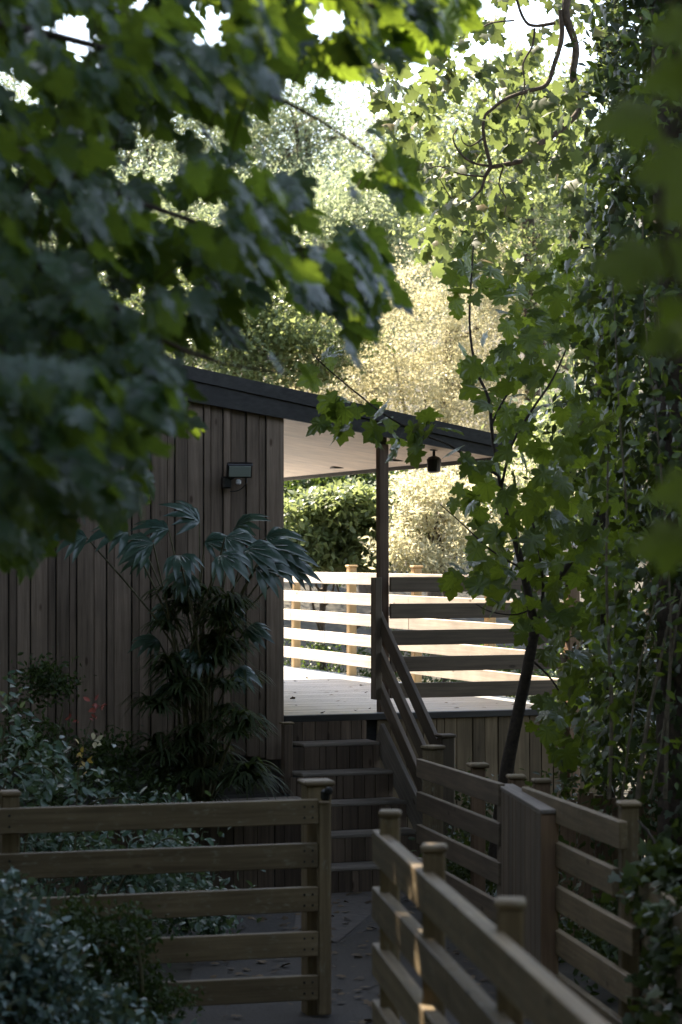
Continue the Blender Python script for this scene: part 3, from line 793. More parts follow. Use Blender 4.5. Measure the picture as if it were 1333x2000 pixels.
# ================= background trees and shrubs (beyond the deck)
def bg_tree(name, label, blobs, nleaf, size, m, trunk, cat='tree', tmpl=None, **kw):
    t = thing(name, trunk[0], label, cat)
    r0 = trunk[2]
    pts = [Vector(trunk[0]), Vector(trunk[0]).lerp(Vector(trunk[1]), .5) + Vector((random.uniform(-.2, .2), 0, 0)), Vector(trunk[1])]
    tube('trunk', pts, [r0, r0 * .75, r0 * .45], M['bark'], t, sides=9, wob=.08)
    for (c, r, w_) in blobs[:6]:
        e = Vector(c); s = pts[1].lerp(pts[2], random.random())
        mid = s.lerp(e, .5) + Vector((0, 0, -.3))
        tube('limb', [s, mid, e + Vector((0, 0, r[2] * .4))], [r0 * .4, r0 * .25, r0 * .06], M['bark'], t, sides=6)
    crown('crown', blobs, nleaf, size, tmpl or diamond_template(.45), m, t, **kw)
    return t
def BL(px, py, d, rx, ry, rz, w_=1.0):
    p = P(px, py, d); return (tuple(p), (rx, ry, rz), w_)
GB = -2.5
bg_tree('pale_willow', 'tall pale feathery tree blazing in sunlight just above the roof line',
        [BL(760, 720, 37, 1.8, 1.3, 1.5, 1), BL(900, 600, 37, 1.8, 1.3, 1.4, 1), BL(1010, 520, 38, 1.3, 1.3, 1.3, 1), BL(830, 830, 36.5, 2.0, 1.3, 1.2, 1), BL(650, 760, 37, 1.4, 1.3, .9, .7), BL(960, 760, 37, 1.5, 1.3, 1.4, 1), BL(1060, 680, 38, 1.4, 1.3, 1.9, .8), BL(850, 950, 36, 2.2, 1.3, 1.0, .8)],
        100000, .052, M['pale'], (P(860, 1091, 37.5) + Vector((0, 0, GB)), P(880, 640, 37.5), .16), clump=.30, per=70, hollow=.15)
bg_tree('pale_shrub', 'pale sunlit shrub seen under the roof right of the roof post',
        [BL(830, 1000, 28, .45, .5, .25, 1), BL(870, 950, 28.3, .5, .5, .25, .8), BL(790, 1070, 27.7, .4, .4, .25, .8), BL(890, 1050, 28, .5, .5, .3, .8), BL(1000, 980, 28.5, .7, .6, .7, .8), BL(800, 950, 28.3, .2, .4, .2, .4), BL(860, 1100, 27.8, .5, .5, .2, .7)],
        9000, .085, M['pale'], (P(840, 1091, 28) + Vector((0, 0, GB)), P(850, 1000, 28), .05), cat='shrub', clump=.22, per=26, hollow=.1, tmpl=diamond_template(.3))
lay = [BL(x, y, 28.6 + .002 * (x - 600), .45, .5, .07, 1) for x, y in ((590, 1000), (640, 975), (700, 965), (600, 1050), (670, 1020), (720, 1010), (650, 1065), (710, 1050), (590, 1095), (680, 1100))]
bg_tree('layered_shrub', 'layered lime green shrub under the roof between house corner and roof post', lay,
        6800, .110, M['layer'], (P(650, 1091, 29.0) + Vector((0, 0, GB)), P(650, 1010, 29.0), .06), cat='shrub', clump=.20, per=16, hollow=.1, up=1.6, tmpl=oval_template(.5))
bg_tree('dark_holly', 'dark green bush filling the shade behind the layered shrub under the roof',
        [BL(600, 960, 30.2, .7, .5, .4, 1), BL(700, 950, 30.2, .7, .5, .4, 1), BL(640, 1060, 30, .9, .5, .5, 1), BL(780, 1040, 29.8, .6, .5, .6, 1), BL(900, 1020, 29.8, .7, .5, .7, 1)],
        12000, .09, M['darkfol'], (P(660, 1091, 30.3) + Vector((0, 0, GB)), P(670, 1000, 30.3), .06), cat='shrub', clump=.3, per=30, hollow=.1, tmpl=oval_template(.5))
bg_tree('roadside_lime', 'lime green leafy tree behind the roof edge left of the pale feathery tree',
        [BL(520, 690, 36, 1.3, 1, .7, 1), BL(440, 640, 36, 1.5, 1, .9, 1), BL(600, 640, 36, 1.2, 1, .7, .9), BL(330, 560, 36, 1.7, 1, 1.1, .8), BL(520, 560, 36.5, 1.7, 1, 1.0, .8)],
        16000, .10, M['layer'], (P(430, 1091, 37) + Vector((0, 0, GB)), P(480, 660, 37), .12), clump=.36, per=34, hollow=.25, up=1.0, tmpl=oval_template(.5))
# dark hedge below, behind the side railing
hg = thing('clipped_hedge', P(680, 1091, 30) + Vector((0, 0, GB)), 'low dark hedge in shade behind the sunlit side railing', 'hedge')
crown('foliage', [((0.2, 28.6, -1.6), (2.2, .5, .75), 1), ((-1.6, 29.5, -1.5), (1.2, .5, .8), .7), ((2.3, 27.5, -1.6), (1.2, .5, .7), .6), ((3.2, 25.0, -1.6), (1.2, .8, .9), .6), ((1.6, 24.4, -2.0), (1.2, .6, .35), .3)], 26000, .065, diamond_template(.5), M['darkfol'], hg, clump=.3, per=60, hollow=.2)
tube('stem', [P(680, 1091, 29.2) + Vector((0, 0, GB)), P(680, 1091, 29.2) + Vector((0, 0, -1.2))], [.03, .015], M['bark'], hg)
# far wooded slope with pale trees, sky only above
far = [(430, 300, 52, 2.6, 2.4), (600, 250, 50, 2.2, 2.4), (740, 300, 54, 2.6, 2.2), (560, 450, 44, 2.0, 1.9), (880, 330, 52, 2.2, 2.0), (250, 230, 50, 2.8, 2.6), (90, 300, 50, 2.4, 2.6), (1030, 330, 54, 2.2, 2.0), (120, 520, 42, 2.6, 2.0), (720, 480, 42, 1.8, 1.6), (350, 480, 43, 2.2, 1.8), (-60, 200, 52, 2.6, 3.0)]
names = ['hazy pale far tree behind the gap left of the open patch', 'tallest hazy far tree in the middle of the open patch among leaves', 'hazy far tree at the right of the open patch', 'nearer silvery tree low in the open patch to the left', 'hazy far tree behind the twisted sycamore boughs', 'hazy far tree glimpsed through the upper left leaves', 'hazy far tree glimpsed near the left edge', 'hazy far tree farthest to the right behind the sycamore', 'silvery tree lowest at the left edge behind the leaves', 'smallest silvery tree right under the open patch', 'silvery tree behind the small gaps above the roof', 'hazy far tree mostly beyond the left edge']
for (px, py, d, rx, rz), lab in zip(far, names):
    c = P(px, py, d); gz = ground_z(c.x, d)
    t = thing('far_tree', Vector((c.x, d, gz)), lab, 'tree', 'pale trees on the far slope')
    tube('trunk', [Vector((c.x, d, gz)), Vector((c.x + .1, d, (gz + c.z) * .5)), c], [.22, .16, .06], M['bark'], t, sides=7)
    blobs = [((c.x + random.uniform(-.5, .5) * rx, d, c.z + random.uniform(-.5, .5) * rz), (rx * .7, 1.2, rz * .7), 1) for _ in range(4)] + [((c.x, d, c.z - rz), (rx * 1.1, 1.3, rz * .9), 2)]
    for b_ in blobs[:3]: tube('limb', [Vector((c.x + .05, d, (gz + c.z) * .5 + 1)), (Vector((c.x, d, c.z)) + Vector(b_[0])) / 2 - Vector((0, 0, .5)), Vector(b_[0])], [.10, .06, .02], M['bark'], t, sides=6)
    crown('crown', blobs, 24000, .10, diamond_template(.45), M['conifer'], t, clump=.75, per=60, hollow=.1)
# broad-leaved tree behind the right, bright yellow green
bg_tree('hazel_tree', 'yellow-green tree in full sun behind the twisted sycamore',
        [BL(1020, 420, 36, 1.6, 1.3, 1.2, 1), BL(900, 320, 38, 1.6, 1.3, 1.2, 1), BL(1080, 260, 38, 1.5, 1.3, 1.2, 1), BL(960, 180, 40, 1.2, 1.3, .8, .6), BL(1180, 430, 36, 1.6, 1.3, 2.4, 1), BL(1230, 760, 34, 1.5, 1.2, 2.6, 1.2), BL(1120, 900, 30, .9, 1, 1.0, .8)],
        26000, .095, M['layer'], (P(1050, 1091, 37) + Vector((0, 0, GB)), P(1030, 330, 37), .18), clump=.45, per=40, hollow=.3, tmpl=oval_template(.6))

# ================= big shade tree over the house (mostly above the view)
sh = thing('shade_tree', Vector((-5.2, 15.0, -2.4)), 'large dark tree standing left of the house with its crown above the view, shaped to shade the foreground', 'tree')
tube('trunk', [(-5.2, 15.0, -2.45), (-5.0, 15.1, 1.0), (-4.6, 15.3, 4.5), (-4.2, 15.5, 7.0)], [.42, .34, .28, .16], M['bark'], sh, sides=12, wob=.06)
for e in [(-1, 18, 6.2), (0.5, 14, 6.4), (-2, 10.5, 6.2), (-7, 18, 6.5), (-5, 10, 6.6), (1.5, 17.5, 6.7), (-3, 20, 6.6)]:
    tube('limb', [(-4.6, 15.3, 4.3), ((-4.6 + e[0]) / 2, (15.3 + e[1]) / 2, 5.6), e], [.14, .09, .03], M['bark'], sh)
def canopy(cx, cy, rx, ry, z0, n, parent, excl=True):  # leaf layer above the view, shaped to block sun and sky light
    a = RNG.random(n) * 2 * math.pi; rr = np.sqrt(RNG.random(n))
    pos = np.stack([cx + rx * rr * np.cos(a), cy + ry * rr * np.sin(a), z0 + RNG.normal(size=n) * .45 + .5 * np.cos(a * 3)], axis=1)
    pos[:, 2] = np.maximum(pos[:, 2], 5.4 + .08 * np.abs(pos[:, 1] - 14))
    if excl: pos = pos[~((pos[:, 1] > 21.6) & (pos[:, 0] > -3.2))]
    pos = pos[(pos[:, 0] + 3.4) ** 2 + (pos[:, 1] - 12.35) ** 2 > .46 ** 2]  # hole cut so sun dapples fall on the near railing
    pos = pos[(pos[:, 0] + 3.3) ** 2 + (pos[:, 1] - 11.2) ** 2 > .2 ** 2]
    edge = np.where(pos[:, 1] < 11.3, -3.1, -1.7) + .3 * np.sin(pos[:, 1] * 2)
    keep_ = (np.abs(pos[:, 0] + 2.6) < .8) & (np.abs(pos[:, 1] - 6.9) < 1.1)  # leaves kept here to hold the sun off the close right spray
    pos = pos[keep_ | ~((pos[:, 0] > edge) & (pos[:, 0] < np.where(pos[:, 1] > 2.5, 7.5, 2.6)) & (pos[:, 1] > -2.5) & (pos[:, 1] < 13.5))]        # opening cut above the path so sky light reaches the foreground leaves
    n = len(pos)
    mass('crown', MAPS[0], pos, unit(RNG.normal(size=(n, 3))), unit(RNG.normal(size=(n, 3)) + [0, 0, 1.8]), RNG.uniform(.2, .34, n), M['darkfol'], parent)
canopy(-2.4, 14.8, 6.0, 7.2, 6.6, 26000, sh)
sh2 = thing('shade_tree', Vector((4.8, 3.0, -2.0)), 'unseen dark tree added right of the camera to shade the foreground', 'tree')  # unseen tree, added for more shade over the foreground
tube('trunk', [(4.8, 3, -2.1), (4.7, 3.1, 1.5), (4.4, 3.2, 4.5), (4, 3.4, 7)], [.4, .33, .27, .15], M['bark'], sh2, sides=12, wob=.06)
for e in [(0, 4, 6.6), (2, 8, 6.6), (1, -2, 6.6), (-3, 2, 6.8), (6, 7, 6.8)]:
    tube('limb', [(4.4, 3.2, 4.3), ((4.4 + e[0]) / 2, (3.2 + e[1]) / 2, 5.8), e], [.13, .08, .03], M['bark'], sh2)
canopy(0.5, 2.5, 8.5, 9.5, 6.9, 22000, sh2)
# unseen hedges added behind and beside the viewer to block sky light
def occluder_wall(label, x0, y0, x1, y1, z1, n):
    n_ = n; t_ = RNG.random(n_); z = RNG.uniform(-2.2, z1, n_)
    dirv = np.array([x1 - x0, y1 - y0, 0.]); nv = unit(np.array([[-dirv[1], dirv[0], 0.]]))[0]
    pos = np.array([x0, y0, 0.]) + t_[:, None] * dirv + nv * (RNG.normal(size=n_) * .5 + .5 * np.sin(t_ * 17 + z))[:, None]
    pos[:, 2] = z
    t = thing('occluder_hedge', Vector(((x0 + x1) / 2, (y0 + y1) / 2, -2.2)), label, 'hedge')
    for k in range(5):
        f = (k + .5) / 5; p = Vector((x0 + (x1 - x0) * f, y0 + (y1 - y0) * f, -2.3))
        tube('stem', [p, p + Vector((.2, 0, z1 * .5)), p + Vector((0, .2, z1 + 1.5))], [.12, .09, .04], M['bark'], t, sides=7)
    mass('foliage', MAPS[1], pos, unit(RNG.normal(size=(n_, 3)) + [0, 0, -.5]), unit(RNG.normal(size=(n_, 3)) * .5 + nv), RNG.uniform(.25, .45, n_), M['darkfol'], t)
occluder_wall('unseen dark hedge added behind the camera to block sky light', -8, -5.5, 8, -5.5, 6.5, 6500)
occluder_wall('unseen dark hedge added along the left of the path to block sky light', -6.6, -5, -6.2, 15.5, 6.5, 7500)
occluder_wall('unseen dark hedge added along the right of the path to block sky light', 5.6, -5, 5.4, 17.0, 3.2, 6000)
# ================= foreground sycamore (left), leaves close to the lens
def project(p): return p[:, 0] / p[:, 1] * FPX + HX, HY - p[:, 2] / p[:, 1] * FPX
FG = thing('foreground_sycamore', Vector((-2.6, 5.2, -1.9)), 'sycamore with big drooping leaves filling the upper left close to the camera', 'tree')
tube('trunk', [(-2.6, 5.2, -1.95), (-2.5, 5.3, 0), (-2.35, 5.4, 1.6), (-2.1, 5.5, 3.2)], [.16, .13, .10, .05], M['bark'], FG, sides=10, wob=.05)
FGPOLY = [(-120, -120), (940, -120), (925, 50), (880, 105), (740, 135), (700, 190), (790, 320), (850, 380), (800, 430), (735, 440), (760, 560), (815, 600), (730, 640),
          (705, 705), (640, 700), (600, 770), (570, 720), (480, 690), (370, 700), (375, 780), (385, 870), (290, 860), (310, 950), (250, 1045), (140, 1010), (90, 1090), (55, 1140), (-120, 1060)]
GAPS = [(150, 72, 24, 18), (182, 95, 22, 18), (16, 145, 28, 28), (55, 205, 14, 14), (272, 24, 25, 12), (375, 10, 9, 12), (412, 62, 16, 28), (278, 290, 34, 36), (378, 285, 40, 34), (325, 345, 24, 22),
        (545, 265, 66, 36), (520, 300, 30, 26), (575, 320, 26, 26), (645, 200, 75, 42), (690, 290, 55, 70), (650, 360, 40, 45), (400, 425, 48, 26), (330, 420, 20, 24), (245, 350, 18, 16), (365, 568, 22, 22), (275, 596, 15, 15),
        (100, 268, 11, 11), (480, 345, 20, 14), (575, 655, 90, 36), (500, 640, 40, 24), (650, 695, 60, 36), (400, 705, 55, 22), (640, 55, 26, 30), (605, 40, 12, 12), (120, 488, 8, 8), (195, 560, 10, 10), (85, 385, 14, 10), (620, 470, 34, 22), (668, 420, 30, 26), (720, 400, 26, 30)]
def not_gap(px, py, grow):
    ok = np.ones(len(px), bool)
    for gx, gy, rx, ry in GAPS: ok &= ((px - gx) / (rx * 1.1 + grow)) ** 2 + ((py - gy) / (ry * 1.1 + grow)) ** 2 > 1
    return ok
# boughs enter from the left trunk and hang to the lower right
boughs = [[(-420, 60, 5.4), (-60, 40, 5.5), (260, 110, 5.6), (560, 200, 5.8), (760, 330, 6.1)],
          [(-420, 200, 5.4), (-60, 260, 5.2), (230, 380, 5.3), (480, 470, 5.6), (700, 580, 6.0)],
          [(-420, 420, 5.3), (-80, 470, 5.0), (160, 560, 5.0), (370, 690, 5.4), (560, 730, 6.0)],
          [(-420, 600, 5.3), (-80, 640, 4.8), (60, 740, 4.8), (180, 860, 5.0), (240, 960, 5.1)],
          [(-400, -80, 5.4), (100, -90, 5.6), (460, -40, 5.8), (760, 20, 6.2), (880, 60, 6.4)]]
bpts = []
for b in boughs:
    pts = [P(q[0], q[1], q[2] + 1.3) for q in b]
    tube('bough', [Vector((-2.3, 5.4, P(*b[0]).z - .1))] + pts, [.028, .019, .014, .010, .007, .003], M['twig'], FG, sides=6, wob=.05)
    for i in range(len(pts) - 1):
        for k in range(8): bpts.append(pts[i].lerp(pts[i + 1], k / 8))
bp = np.array([tuple(p) for p in bpts])
# twigs
twig_pos, leaf_p, leaf_y, leaf_n = [], [], [], []
tries = 0
while len(leaf_p) < 1350 and tries < 20000:
    tries += 1
    px, py = random.uniform(-100, 930), random.uniform(-100, 1130)
    if not in_poly(np.array([px]), np.array([py]), FGPOLY)[0]: continue
    d = random.uniform(5.3, 7.6) if py < 700 else random.uniform(4.9, 6.2)
    if px > 620: d = random.uniform(6.2, 7.8)
    marg = 30.0
    if not not_gap(np.array([px + 22.]), np.array([py + 42.]), marg)[0] and random.random() < .985: continue
    # leaf blade must stay in the crown's outline
    if not in_poly(np.array([px + 45.]), np.array([py + 75.]), FGPOLY)[0] and random.random() < .96: continue
    leaf_p.append(tuple(P(px, py, d)))
    ang = math.radians(random.gauss(54, 12))          # hang towards the lower right
    y = Vector((math.cos(ang), random.gauss(0, .35), -math.sin(ang))).normalized()
    wide = random.random() < .15
    if px < 330 and py > 480 and random.random() < .4: wide = True
    nn_ = Vector((random.gauss(.78, .2), random.gauss(-.22, .2), random.gauss(.42, .18)))
    if random.random() < .36: nn_ = Vector((random.gauss(-.62, .3), random.gauss(-.5, .25), random.gauss(-.42, .2)))     # turned over, light coming through
    if wide: nn_ = Vector((random.gauss(.35, .2), random.gauss(-.72, .2), random.gauss(.68, .15)))
    leaf_y.append(tuple(y)); leaf_n.append(tuple(nn_.normalized()))
n_front = len(leaf_p); tries = 0
while len(leaf_p) < n_front + 1700 and tries < 60000:      # farther sprays of the same crown
    tries += 1
    px, py = random.uniform(-100, 930), random.uniform(-100, 1100)
    if not in_poly(np.array([px]), np.array([py]), FGPOLY)[0] or not in_poly(np.array([px + 15.]), np.array([py + 40.]), FGPOLY)[0]: continue
    if not not_gap(np.array([px + 12.]), np.array([py + 22.]), 14.)[0] and random.random() < .97: continue
    d = random.uniform(7.0, 9.5); leaf_p.append(tuple(P(px, py, d)))
    ang = math.radians(random.gauss(55, 20))
    leaf_y.append(tuple(Vector((math.cos(ang), random.gauss(0, .35), -math.sin(ang))).normalized()))
    leaf_n.append(tuple((Vector((random.gauss(.7, .3), random.gauss(-.3, .3), random.gauss(.4, .3))) if random.random() < .55 else Vector((random.gauss(-.55, .3), random.gauss(-.55, .25), random.gauss(-.5, .2)))).normalized()))
lp, ly, ln = np.array(leaf_p), np.array(leaf_y), np.array(leaf_n)
ls = np.where(np.arange(len(lp)) < n_front, RNG.uniform(.056, .105, len(lp)) * (lp[:, 1] / 5.6), RNG.uniform(.085, .14, len(lp)))
order = np.argsort(lp[:, 1] - ls * 10)
lp, ly, ln, ls = lp[order], ly[order], ln[order], ls[order]
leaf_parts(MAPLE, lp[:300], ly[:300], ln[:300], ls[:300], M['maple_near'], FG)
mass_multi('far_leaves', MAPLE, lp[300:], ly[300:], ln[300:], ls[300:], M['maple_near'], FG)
# fine twigs tie the leaves to the nearest bough
tv = []
for i in range(0, len(lp), 3):
    q = lp[i] - ly[i] * ls[i] * .5
    j = np.argmin(((bp - q) ** 2).sum(axis=1)); s = Vector(bp[j]); e = Vector(q)
    if (s - e).length < .42: tv.append((s, s.lerp(e, .5) + Vector((0, 0, .03)), e))
def twigs(name, segs, r, m, parent):
    vs, fs = [], []; base = segs[0][0].copy()
    for s in segs:
        b0 = len(vs)
        for i, p in enumerate(s):
            d = (s[-1] - s[0]).normalized(); a = d.cross(Vector((.3, .2, .93))).normalized(); b = d.cross(a)
            rr = r * (1 - .3 * i)
            for k in range(3):
                w_ = 2.094 * k; vs.append(tuple(p - base + (a * math.cos(w_) + b * math.sin(w_)) * rr))
        for i in range(len(s) - 1):
            for k in range(3):
                a0 = b0 + i * 3 + k; a1 = b0 + i * 3 + (k + 1) % 3; fs += [a0, a1, a1 + 3, a0 + 3]
    o = link(name, mesh_np(name, vs, fs, 4, m), parent, base); o['kind'] = 'stuff'; return o
twigs('fine_twigs', tv, .0035, M['twig'], FG)

# right foreground spray, very close
RB = thing('foreground_leaf_spray', P(1480, 300, 3.0), 'blurred spray of bright maple leaves hanging into the upper right very near the camera', 'branch')
tube('branch', [P(1520, 100, 3.0), P(1400, 170, 3.0), P(1310, 260, 3.0), P(1290, 420, 3.0), P(1320, 560, 3.05)], [.012, .009, .007, .005, .003], M['twig'], RB, sides=6)
M['spray'] = leafmat('soft_spray_leaf', (0.05, 0.075, 0.008), (0.085, 0.11, 0.012), (0.19, 0.27, 0.02), trans=0.5, rough=0.6, spec=0.25, veins=True)
rl = [(1250, 235, 3.0, .125, 172), (1320, 150, 3.0, .11, 200), (1325, 320, 2.9, .12, 160), (1248, 515, 3.0, .125, 180), (1330, 500, 3.05, .11, 205), (1335, 400, 3.1, .11, 200), (1300, 585, 3.0, .07, 250),
      (1310, 1060, 3.2, .12, 190), (1335, 960, 3.2, .11, 170), (1345, 60, 3.0, .12, 190), (1345, 640, 3.1, .10, 230), (1290, 660, 3.1, .08, 215)]
yy, nn2, pp2, ss = [], [], [], []
for px, py, d, s, ang in rl:
    a = math.radians(ang); y = Vector((math.cos(a), random.gauss(0, .15), -abs(math.sin(a)) * .6)).normalized()
    pp2.append(tuple(P(px + 25, py, d))); yy.append(tuple(y)); nn2.append((random.gauss(0, .2), -.8, .45)); ss.append(s * .66)
leaf_parts(MAPLE, np.array(pp2), np.array(yy), np.array(nn2), np.array(ss), M['spray'], RB)

# ================= twisted sycamore behind (upper right)
TS = thing('twisted_sycamore', Vector((2.75, 22.5, -2.5)), 'sycamore with contorted bare boughs and sunlit leaves in the upper right', 'tree')
D = 21.5
tube('trunk', [(3.1, 22.5, -2.5), (3.1, 22.3, 0.5), (3.05, 22.0, 3.0), tuple(P(1265, 0, D)), tuple(P(1250, -200, D))], [.17, .15, .12, .085, .06], M['bark'], TS, sides=9, wob=.08)
br = [([(1262, -60), (1200, -110), (1130, -60), (1105, 20), (1125, 90), (1120, 150), (1136, 205), (1100, 250), (1050, 285), (1030, 310), (985, 322), (960, 326)], .046, .020),
      ([(960, 326), (948, 345), (940, 370), (915, 395)], .022, .008),
      ([(960, 326), (950, 290), (944, 250), (948, 225)], .020, .014), ([(948, 225), (985, 195), (1030, 178), (1068, 165), (1085, 120), (1098, 70), (1095, 20)], .016, .026),
      ([(960, 325), (925, 318), (900, 300), (885, 270), (895, 250)], .014, .006), ([(944, 270), (920, 285), (905, 278), (900, 262)], .009, .004),
      ([(1085, 45), (1040, 50), (1020, 30), (1005, -20)], .018, .012), ([(1045, 55), (1040, 90), (1022, 125), (1025, 170), (1008, 215)], .012, .006),
      ([(950, 345), (900, 340), (860, 325), (835, 330)], .010, .004), ([(985, 322), (975, 360), (990, 390), (985, 420)], .010, .004), ([(900, 400), (880, 385), (860, 350)], .009, .004),
      ([(1005, 40), (960, 45), (930, 60), (905, 52)], .010, .004)]
for pts, r0, r1 in br:
    n_ = len(pts); dj = random.uniform(-.15, .15)
    tube('bough', [P(x, y, D) for x, y in pts], [r0 + (r1 - r0) * i / (n_ - 1) for i in range(n_)], M['bark'], TS, sides=8, wob=.10)
TSPOLY = [(720, 100), (860, 20), (930, -80), (1220, -80), (1230, 560), (1150, 640), (1050, 560), (960, 520), (900, 560), (800, 500), (850, 400), (770, 300), (730, 200)]
n = 2600
px = RNG.uniform(700, 1240, n); py = RNG.uniform(-80, 650, n)
nz = np.sin(px * .021 + 1.3) * np.sin(py * .017 + .4) + .6 * np.sin(px * .047 + py * .031)
ok = in_poly(px, py, TSPOLY) & (nz > -.75 + .5 * RNG.random(n))
for gx, gy, rx, ry in [(1135, 100, 24, 45), (1030, 30, 60, 28), (950, 95, 50, 26), (940, 10, 40, 22), (1020, 470, 50, 40), (1000, 60, 30, 20), (1085, 440, 30, 20)]:
    ok &= (((px - gx) / rx) ** 2 + ((py - gy) / ry) ** 2 > 1) | (RNG.random(n) < .08)
px, py = px[ok], py[ok]; n = len(px)
pos = unproj(px, py, np.where(RNG.random(n) < .12, RNG.uniform(20.7, 21.4, n), RNG.uniform(21.6, 23.2, n)))
yax = unit(RNG.normal(size=(n, 3)) * .7 + [0.1, 0, -.9]); nrm = unit(RNG.normal(size=(n, 3)) * .8 + [0, -.5, .7]); sz = RNG.uniform(.10, .17, n)
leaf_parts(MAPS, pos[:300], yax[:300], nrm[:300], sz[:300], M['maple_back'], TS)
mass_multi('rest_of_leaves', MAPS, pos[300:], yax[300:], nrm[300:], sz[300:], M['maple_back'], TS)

# ================= young maple between fence and deck
YM = thing('young_maple', Vector((.93 + .1, 15.6, -2.45)), 'young maple with a leaning forked trunk in front of the deck railing', 'tree')
T = lambda x, y, d=15.6: P(x, y, d)
tube('trunk', [T(965, 1700), T(985, 1540), T(1005, 1430), T(1030, 1310), T(1046, 1225)], [.055, .048, .043, .039, .034], M['twig'], YM, sides=9, wob=.05)
for pts, r0, r1 in [([(1046, 1228), (1030, 1150), (1008, 1060), (985, 990), (975, 930)], .032, .014), ([(1046, 1228), (1080, 1150), (1120, 1090), (1150, 1050), (1180, 980)], .028, .010),
                    ([(1050, 1210), (1062, 1150), (1050, 1060), (1030, 980)], .014, .006), ([(975, 930), (962, 850), (955, 780), (930, 720), (918, 640), (920, 560), (925, 480)], .014, .005),
                    ([(960, 830), (985, 780), (1015, 740), (1040, 680)], .009, .004), ([(980, 950), (1000, 870), (1040, 800), (1080, 740), (1120, 650)], .012, .005),
                    ([(978, 930), (930, 905), (880, 870), (830, 850), (760, 815), (700, 770), (640, 720), (610, 690)], .011, .004), ([(1150, 1050), (1190, 930), (1180, 820), (1160, 700)], .010, .004),
                    ([(1020, 1110), (960, 1075), (900, 1020), (860, 985)], .008, .003), ([(1060, 1180), (1010, 1200), (960, 1195), (930, 1180)], .007, .003), ([(1040, 1290), (1080, 1330), (1120, 1400), (1140, 1440)], .009, .003)]:
    n_ = len(pts)
    tube('branch', [T(x, y, 15.6 - (.9 if x < 900 else 0) * min(1, (900 - x) / 120 if x < 900 else 0)) for x, y in pts], [r0 + (r1 - r0) * i / (n_ - 1) for i in range(n_)], M['twig'], YM, sides=6, wob=.06)
def scatter(poly, n, dens=None, gaps=()):
    xs_ = [p[0] for p in poly]; ys_ = [p[1] for p in poly]
    px = RNG.uniform(min(xs_), max(xs_), n); py = RNG.uniform(min(ys_), max(ys_), n)
    ok = in_poly(px, py, poly)
    for gx, gy, rx, ry in gaps: ok &= (((px - gx) / rx) ** 2 + ((py - gy) / ry) ** 2 > 1) | (RNG.random(n) < .05)
    return px[ok], py[ok]
a = scatter([(900, 470), (1000, 560), (1120, 470), (1230, 560), (1250, 900), (1240, 1200), (1180, 1500), (1090, 1480), (1040, 1420), (1090, 1330), (1060, 1280), (930, 1180), (870, 1130), (930, 1060), (850, 990), (960, 900), (1000, 860), (900, 720), (880, 560)], 1500,
            gaps=[(940, 640, 50, 60), (960, 1215, 60, 30), (1080, 800, 40, 60), (860, 1060, 60, 50), (1110, 690, 30, 40), (1150, 740, 20, 60), (900, 1230, 80, 80), (1000, 1330, 60, 60), (1010, 920, 40, 30)])
b = scatter([(600, 690), (640, 690), (760, 770), (900, 850), (960, 900), (900, 920), (800, 880), (720, 860), (620, 850), (640, 790)], 130, gaps=[(690, 890, 60, 16), (745, 885, 22, 25)])
px = np.concatenate([a[0], b[0]]); py = np.concatenate([a[1], b[1]]); n = len(px)
dd_ = np.concatenate([RNG.uniform(14.4, 17.4, len(a[0])), RNG.uniform(14.5, 15.0, len(b[0]))])
pos = unproj(px, py, dd_)
yax = unit(RNG.normal(size=(n, 3)) * .6 + [-.1, 0, -.55]); nrm = unit(RNG.normal(size=(n, 3)) * .55 + [0, -.55, .75]); sz = RNG.uniform(.10, .17, n)
pr = np.argsort(-(sz / dd_) - (px < 960) * .02)
pos, yax, nrm, sz = pos[pr], yax[pr], nrm[pr], sz[pr]
leaf_parts(MAPLE, pos[:300], yax[:300], nrm[:300], sz[:300], M['maple_mid'], YM)
mass_multi('rest_of_leaves', MAPLE, pos[300:], yax[300:], nrm[300:], sz[300:], M['maple_mid'], YM)

# ================= ivy-clad trunk on the right
IV = thing('ivy_clad_tree', Vector((2.05, 13.2, -2.4)), 'thick tree trunk smothered in dark ivy along the right edge', 'tree')
tc_ = [(2.25, 13.4, -2.4), (2.2, 13.4, -.5), (2.15, 13.4, 1.5), (2.1, 13.4, 3.4), (2.05, 13.4, 5.4)]
tube('trunk', tc_, [.40, .36, .33, .30, .27], M['bark'], IV, sides=14, wob=.05)
n = 6800
z = RNG.uniform(-2.4, 4.4, n); a = RNG.uniform(0, 2 * math.pi, n)
cx = 2.25 - (z + 2.4) * .03
bulge = .44 + .14 * np.sin(z * 1.9 + 2 * np.cos(a)) + .10 * np.sin(a * 3 + z)
r = bulge + np.abs(RNG.normal(size=n)) * .13
pos = np.stack([cx + r * np.cos(a), 13.4 + r * np.sin(a), z], axis=1)
outv = np.stack([np.cos(a), np.sin(a), np.zeros(n)], axis=1)
yax = unit(RNG.normal(size=(n, 3)) * .5 + [0, 0, -.9] + outv * .3); nrm = unit(RNG.normal(size=(n, 3)) * .45 + outv + [0, 0, .5]); sz = RNG.uniform(.05, .10, n)
vis = np.argsort(-(sz * (outv[:, 1] < -.3) * (pos[:, 0] / pos[:, 1] < .147)))
pos, yax, nrm, sz = pos[vis], yax[vis], nrm[vis], sz[vis]
leaf_parts([ivy_template(i) for i in range(3)], pos[:300], yax[:300], nrm[:300], sz[:300], M['ivy'], IV)
mass_multi('ivy_cover', [ivy_template(i) for i in range(3)], pos[300:], yax[300:], nrm[300:], sz[300:], M['ivy'], IV)

